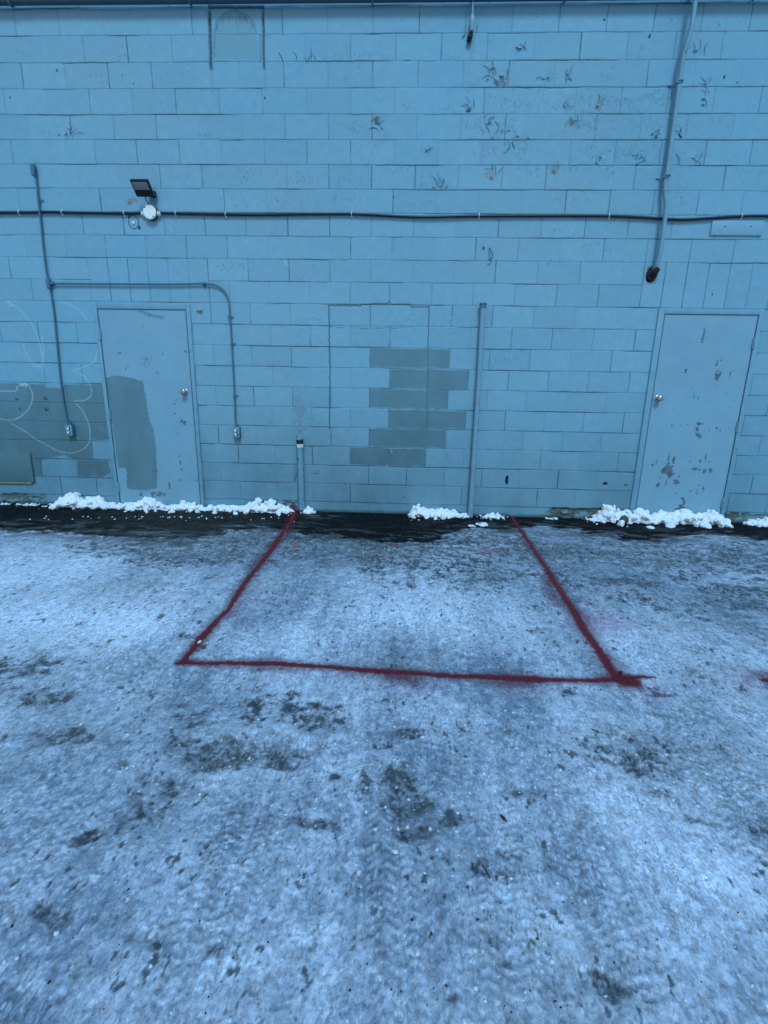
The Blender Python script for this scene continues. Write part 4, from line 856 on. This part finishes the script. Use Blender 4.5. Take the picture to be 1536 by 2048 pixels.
q1 = nn.new('ShaderNodeMath'); q1.operation = 'SUBTRACT'; q1.inputs[0].default_value = 1.0; ll.new(at.outputs['Fac'], q1.inputs[1]); ll.new(q1.outputs[0], a2.inputs[1])
a3 = nn.new('ShaderNodeMath'); a3.operation = 'ADD'; a3.use_clamp = True; ll.new(at.outputs['Fac'], a3.inputs[0]); ll.new(a2.outputs[0], a3.inputs[1])
m5 = nn.new('ShaderNodeMath'); m5.operation = 'MULTIPLY'; m5.use_clamp = True; ll.new(a3.outputs[0], m5.inputs[0]); 
g1 = nn.new('ShaderNodeMath'); g1.operation = 'MULTIPLY'; g1.inputs[1].default_value = 5; g1.use_clamp = True; ll.new(at.outputs['Fac'], g1.inputs[0]); ll.new(g1.outputs[0], m5.inputs[1])
ll.new(m5.outputs[0], nn['Principled BSDF'].inputs['Alpha'])
def sprayline(px_pts, half, fringes, label, seed):
    """px_pts: photo points (x, y, relative width); fringes: (t, side, width, strength)"""
    P = [G(x, y) for x, y, _ in px_pts]; Wd = [q[2] for q in px_pts]
    seg = [0]
    for a, b in zip(P, P[1:]): seg.append(seg[-1]+(b-a).length)
    L = seg[-1]; n = int(L/.006); s_ = np.linspace(0, L, n); cx_ = np.interp(s_, seg, [p.x for p in P]); cy_ = np.interp(s_, seg, [p.y for p in P]); wd = np.interp(s_, seg, Wd)*half
    tx = np.gradient(cx_); ty = np.gradient(cy_); l_ = np.hypot(tx, ty); tx /= l_; ty /= l_
    tt = np.arange(-.17, .171, .006); S, T = np.meshgrid(s_, tt, indexing='ij')
    Xp = cx_[:, None]-ty[:, None]*T; Yp = cy_[:, None]+tx[:, None]*T
    Tw = T + .004*(fbm(Xp, Yp, .45, 2, seed)-.5)*2 + .0045*(fbm(Xp, Yp, .02, 3, seed+1)-.5)*2
    wl = wd[:, None]*.90*(.86+.22*fbm(S, S*0, .5, 2, seed+2))
    al = 1-ss(.20, 1.18, np.abs(Tw)/wl); al = al*.97 + .40*np.exp(-(np.abs(Tw)/(wl*2.2))**2)*(1-al)
    for (t0, side, fw_, st) in fringes:
        al = np.maximum(al, st*np.exp(-((S-t0*L)/(.16))**2)*np.exp(-((Tw-side*fw_*.8)/fw_)**2)*.9)
    al *= ss(0, .03, S)*ss(L, L-.03, S)*.6+.4*((S > .01) & (S < L-.01))
    al = np.clip(al*(.88+.25*fbm(Xp, Yp, .02, 2, seed+4)), 0, 1); al *= ss(.17, .13, np.abs(T))
    Zp = gz(Xp, Yp)+.0030
    idx = -np.ones(Xp.shape, int); keep = al > .06
    q = keep[:-1, :-1] | keep[1:, :-1] | keep[:-1, 1:] | keep[1:, 1:]
    use = np.zeros(Xp.shape, bool); use[:-1, :-1] |= q; use[1:, :-1] |= q; use[:-1, 1:] |= q; use[1:, 1:] |= q
    idx[use] = np.arange(use.sum()); vs = np.stack([Xp[use], Yp[use], Zp[use]], -1)
    jj, kk = np.nonzero(q); fs = np.stack([idx[jj, kk], idx[jj+1, kk], idx[jj+1, kk+1], idx[jj, kk+1]], -1)
    me = bpy.data.meshes.new('painted_line'); me.from_pydata(vs.tolist(), [], fs.tolist()); me.update()
    aa = me.attributes.new('Alpha', 'FLOAT', 'POINT'); aa.data.foreach_set('value', al[use].astype(np.float32))
    o = link('painted_line', me, M_RED); tag(o, label, 'painted line', 'red lines sprayed on the ice'); return o
sprayline([(362, 1338, .9), (385, 1308, 1.0), (405, 1282, 1.35), (440, 1240, 1.0), (456, 1226, .85), (480, 1187, 1.25), (505, 1152, 1.15), (530, 1118, 1.05), (555, 1085, 1.0), (572, 1058, 1.1), (584, 1042, 1.0), (590, 1024, 1.3)], .0255,
          [(.45, 1, .05, .45), (.20, -1, .05, .35), (.72, -1, .04, .4), (.60, 1, .04, .4), (.9, 1, .05, .3)], 'red sprayed line on the ice running from the short standpipe towards the camera', 400)
sprayline([(1024, 1033, .75), (1042, 1065, .75), (1060, 1090, .8), (1080, 1122, .85), (1098, 1150, .95), (1112, 1172, 1.25), (1130, 1202, 1.15), (1148, 1230, 1.2), (1160, 1255, 1.5), (1178, 1285, 1.2), (1200, 1315, 1.3), (1222, 1348, 1.35), (1240, 1372, 1.6)], .0250,
          [(.35, -1, .04, .5), (.62, -1, .05, .6), (.68, -1, .08, .45), (.80, 1, .05, .3), (.15, -1, .04, .35)], 'red sprayed line on the ice running from the wall right of the tall capped pipe', 410)
sprayline([(344, 1334, .5), (370, 1332, .8), (440, 1334, .85), (500, 1336, 1.1), (545, 1336, 1.35), (600, 1339, 1.1), (650, 1341, .9), (720, 1347, 1.1), (770, 1350, 1.45), (830, 1352, 1.35), (880, 1356, 1.05), (960, 1358, 1.1), (1010, 1361, 1.5), (1070, 1364, 1.5), (1100, 1366, 1.0), (1180, 1368, .9), (1225, 1368, 1.2), (1250, 1366, 1.1), (1280, 1363, .55), (1314, 1363, .35)], .0225,
          [(.22, -1, .04, .45), (.48, -1, .045, .55), (.70, -1, .045, .5)], 'long red sprayed line on the ice parallel to the wall, joining the two others', 420)
sprayline([(1228, 1368, 1.2), (1248, 1373, 1.6), (1268, 1373, 1.5), (1287, 1376, .9)], .024, [(.3, -1, .03, .5)], 'stubby red dab of spray paint at the front right corner of the red outline', 430)
sprayline([(1512, 1370, .3), (1524, 1371, .6), (1536, 1372, .9), (1600, 1376, 1.2), (1680, 1381, 1.0)], .024, [(.2, -1, .05, .4), (.2, 1, .05, .4)], 'start of another red sprayed line cut off at the right edge of the photo', 440)

# ------------------------------------------------------------------ snow heaps: broken chunks fused together
_ts = bpy.data.scenes.new('tmp')
def heap(outline, label, seed, depth=.13, n=None, vox=.007, extra=()):
    """outline: (px, top py) along the heap"""
    rnd = random.Random(seed); bm = Soup()
    xs_ = []; hs = []
    for px, py in outline: xs_.append(W(px, py, .08).x); hs.append(max(W(px, py, .08).z*(1.0 if seed == 5 else 1.08), .012))
    L = xs_[-1]-xs_[0]; n = n or int(L*170)
    for i in range(n):
        x = xs_[0] + L*rnd.random(); hmax = float(np.interp(x, xs_, hs))
        ydep = -abs(rnd.gauss(.05, depth*.55))-.005
        fall = max(0., 1-max(0, -ydep-.06)/(depth*1.6))
        big = rnd.random()**1.5; r = (.016+.036*big)*(1.0 if hmax > .06 else .6); r = min(r, max(.010, hmax*.5))
        z = rnd.random()**.8*hmax*fall; z = max(min(z, hmax*fall-r*.7), .0)
        mt = Matrix.Translation((x, ydep, z + .004)) @ Matrix.Rotation(rnd.uniform(0, 6.28), 4, Vector((rnd.uniform(-1, 1), rnd.uniform(-1, 1), rnd.uniform(-1, 1))).normalized()) @ Matrix.Diagonal((rnd.uniform(.9, 1.7), rnd.uniform(.7, 1.2), rnd.uniform(.6, 1.0), 1))
        bm.add(mt, r, rnd, .20, 1)
    for i in range(int(L*60)+2):
        x = xs_[0] + L*(.02+.96*rnd.random()); hmax = float(np.interp(x, xs_, hs)); r = min(.05, hmax*.7)
        bm.add(Matrix.Translation((x, -.05-rnd.random()*.03, 0)) @ Matrix.Diagonal((1.2, 1.0, max(.3, hmax*.78/r), 1)), r, rnd, .05, 2)
    for (px, py, r, sx, sy, sz) in extra:
        bm.add(Matrix.Translation(W(px, py, .08)) @ Matrix.Rotation(rnd.uniform(-.5, .5), 4, 'Y') @ Matrix.Diagonal((sx, sy, sz, 1)), r, rnd, .12, 2)
    me = bm.mesh('t'); tmp = bpy.data.objects.new('t', me); _ts.collection.objects.link(tmp)
    md = tmp.modifiers.new('r', 'REMESH'); md.mode = 'VOXEL'; md.voxel_size = vox; m2 = tmp.modifiers.new('s', 'SMOOTH'); m2.factor = .6; m2.iterations = 5
    _ts.view_layers[0].update(); dg = _ts.view_layers[0].depsgraph; ev = bpy.data.meshes.new_from_object(tmp.evaluated_get(dg)); bpy.data.objects.remove(tmp)
    base = Vector((sum(xs_)/len(xs_), -.06, 0))
    N_ = len(ev.vertices); V_ = np.empty(N_*3, np.float32); Nn = np.empty(N_*3, np.float32)
    ev.vertices.foreach_get('co', V_); ev.vertex_normals.foreach_get('vector', Nn); V_ = V_.reshape(-1, 3); Nn = Nn.reshape(-1, 3)
    k = np.array([mnoise.noise(Vector(c)*30)*.007 + mnoise.noise(Vector(c)*85)*.0040 + mnoise.noise(Vector(c)*180)*.0015 for c in V_.tolist()], np.float32)
    V_ = V_ + Nn*k[:, None]; V_[:, 1] = np.minimum(V_[:, 1], .004); V_ -= np.array(base, np.float32)
    ev.vertices.foreach_set('co', V_.reshape(-1).astype(np.float32)); ev.update()
    ev.name = 'snow_pile'; o = link('snow_pile', ev, M_SNOW); o.location = base
    ev.materials.clear(); ev.materials.append(M_SNOW)
    tag(o, label, 'snow pile', 'snow piles along the foot of the wall'); return o
heap([(92, 1022), (105, 1010), (122, 996), (138, 988), (152, 989), (165, 1006), (180, 998), (200, 996), (212, 1008), (228, 1008), (255, 1008), (280, 1006), (290, 992), (300, 1002), (320, 1010), (345, 1012), (358, 1010), (370, 1002), (382, 1008), (410, 1014), (440, 1012), (465, 1014), (490, 1012), (502, 1004), (512, 1000), (520, 1008), (532, 1000), (545, 1004), (560, 1012), (578, 1018), (588, 1024)],
     'longest heap of white snow chunks, before the left door and reaching the standpipe', 1, .15, None, .007, ((138, 1003, .07, 1.1, .7, .9), (195, 1010, .05, 1, .8, .9), (290, 1000, .03, .9, .8, 1.5), (513, 1008, .026, .8, .7, 1.7), (104, 1020, .04, 1, .9, .8)))
heap([(600, 1028), (610, 1020), (618, 1016), (626, 1022), (632, 1028)], 'tiny lump of snow just right of the short standpipe', 2, .06)
heap([(816, 1034), (826, 1022), (838, 1012), (848, 1018), (862, 1022), (880, 1018), (892, 1024), (905, 1022), (918, 1026), (930, 1028), (942, 1036)], 'crumbly heap of snow chunks just left of the tall capped pipe', 3, .12, 110)
heap([(960, 1038), (975, 1030), (990, 1028), (1000, 1030), (1010, 1040)], 'small rounded snow heap just right of the tall capped pipe', 4, .10)
heap([(1166, 1044), (1180, 1036), (1200, 1032), (1210, 1012), (1225, 1010), (1240, 1016), (1260, 1020), (1290, 1018), (1305, 1026), (1335, 1026), (1360, 1024), (1375, 1020), (1390, 1022), (1410, 1030), (1420, 1024), (1435, 1022), (1446, 1030), (1450, 1044)],
     'large smooth snow heap in front of the right door', 5, .16, None, .007, ((1215, 1022, .045, 1.6, .8, .6), (1425, 1036, .07, 1.2, .9, .8), (1375, 1036, .06, 1.2, .9, .8), (1280, 1030, .05, 1.6, .8, .8)))
heap([(-60, 1014), (-20, 1008), (0, 1008), (8, 1012), (20, 1014)], 'low snow heap cut off by the left edge of the photo', 6, .09)
heap([(30, 1018), (45, 1015), (60, 1016), (75, 1020)], 'thin low ridge of snow left of the longest heap, below the access panel', 7, .05)
heap([(1488, 1046), (1500, 1042), (1520, 1042), (1545, 1038), (1600, 1040), (1640, 1050)], 'low snow ridge at the right edge of the photo past the right door', 8, .07)
heap([(1090, 1046), (1100, 1043), (1108, 1043), (1116, 1047)], 'tiny crust of snow by the crumbling wall foot left of the right door', 9, .05)

bpy.data.scenes.remove(_ts)
# loose ice crumbs, stones and litter
def rock(sp_, x, y, z, r, rnd, flat=.7, sub=1):
    mt = Matrix.Translation((x, y, z)) @ Matrix.Rotation(rnd.uniform(0, 6.28), 4, 'Z') @ Matrix.Rotation(rnd.uniform(-.5, .5), 4, 'X') @ Matrix.Diagonal((rnd.uniform(.8, 1.5), rnd.uniform(.7, 1.1), flat*rnd.uniform(.6, 1.2), 1))
    sp_.add(mt, r, rnd, .25, sub)
rnd = random.Random(9)
bm = Soup()
for i in range(900):
    if i < 620: px, py = rnd.uniform(-100, 1640), 1090+rnd.random()**1.4*1000
    else: px, py = rnd.uniform(560, 1400), rnd.gauss(1560, 90)
    g = G(px, py)
    if g.y > -.25: continue
    r = .0014+.0065*rnd.random()**5; rock(bm, g.x, g.y, float(gz(g.x, g.y))+r*.1, r, rnd, .5, 1)
tag(soup_part('ice_crumbs', bm, M_CRUMB), 'crumbs of crushed ice scattered over the parking lot', None, None, 'stuff')
bm = Soup()
for i in range(80):
    x0_, x1_ = rnd.choice(((60, 600), (60, 600), (60, 600), (815, 1015), (1160, 1470), (1480, 1560)))
    px = rnd.uniform(x0_, x1_); py = 1033+abs(rnd.gauss(0, 4)); g = G(px, py); r = rnd.uniform(.004, .011)
    rock(bm, g.x, min(g.y, -.03), float(gz(g.x, g.y))+r*.3, r, rnd, .7, 1)
tag(soup_part('snow_crumbs', bm, M_SNOW), 'crumbs of white snow fallen from the heaps onto the wet asphalt', None, None, 'stuff')
bm = Soup()
for i in range(260):
    px, py = rnd.uniform(-50, 1600), 1150+rnd.random()**.9*900; g = G(px, py); r = rnd.uniform(.0010, .0026); rock(bm, g.x, g.y, float(gz(g.x, g.y))+r*.4, r, rnd, .7, 1)
for px, py in ((955, 1853-1), (793+65, 1885), (862, 1880), (934, 1786), (453, 1799), (258, 1790), (1073, 1891), (402, 1720), (100, 1975), (26, 1864), (640, 1800), (824, 1853), (892, 1986)):
    g = G(px, py); rock(bm, g.x, g.y, float(gz(g.x, g.y))+.003, .0036, rnd, .7, 1)
tag(soup_part('grit', bm, M_GRIT), 'dark grit scattered over the ice', None, None, 'stuff')
g = G(1222, 1034); bm = Soup(); rock(bm, g.x, -.19, .045, .050, random.Random(3), .95, 2)
tag(soup_part('stone', bm, M_STONE), 'dark angular stone lodged in the snow heap before the right door', 'stone')
g = G(400, 1292); bm = Soup(); rock(bm, g.x, g.y, float(gz(g.x, g.y))+.010, .012, random.Random(4), .8, 2)
tag(soup_part('ice_chunk', bm, M_SNOW), 'white ice chunk sitting on the left red line near its front end', 'ice chunk')
for px, py, r, lb in ((963, 1050, .034, 'flat snow lump on the wet asphalt just right of the tall pipe foot'), (946, 1053, .018, 'smaller snow lump on the asphalt in front of the tall pipe foot')):
    g = G(px, py); bm = Soup(); rq = random.Random(int(px))
    for k in range(8): rock(bm, g.x+rq.uniform(-1.5, 1.5)*r, g.y+rq.uniform(-.9, .9)*r, float(gz(g.x, g.y))+.006, r*rq.uniform(.5, .9), rq, .5, 2)
    tag(soup_part('snow_lump', bm, M_SNOW, True), lb, 'snow lump', 'snow lumps on the wet asphalt')
g = G(1006, 1650); z = float(gz(g.x, g.y)); bm = newbm()
a = bm.verts.new((g.x-.010, g.y+.015, z+.010)); b = bm.verts.new((g.x-.003, g.y-.002, z+.004)); c = bm.verts.new((g.x+.009, g.y-.012, z+.006)); d = bm.verts.new((g.x+.005, g.y+.001, z+.010)); e = bm.verts.new((g.x-.001, g.y+.009, z+.009))
bm.faces.new((a, b, e)); bm.faces.new((b, d, e)); bm.faces.new((b, c, d)); lf = part('dead_leaf', bm, M_LEAF, None, True)
sm = lf.modifiers.new('s', 'SOLIDIFY'); sm.thickness = .001; tag(lf, 'dark curled dead leaf on the ice in front of the red outline', 'leaf')
g = G(972, 1753); z = float(gz(g.x, g.y)); bm = newbm(); tube(bm, [(g.x-.008, g.y+.018, z+.005), (g.x, g.y, z+.007), (g.x+.006, g.y-.020, z+.004)], .0018, 6)
tag(part('twig', bm, M_LEAF, None), 'short dark twig on the ice nearer the camera than the dead leaf', 'twig')

scene.render.engine = 'CYCLES'
scene.cycles.use_denoising = True
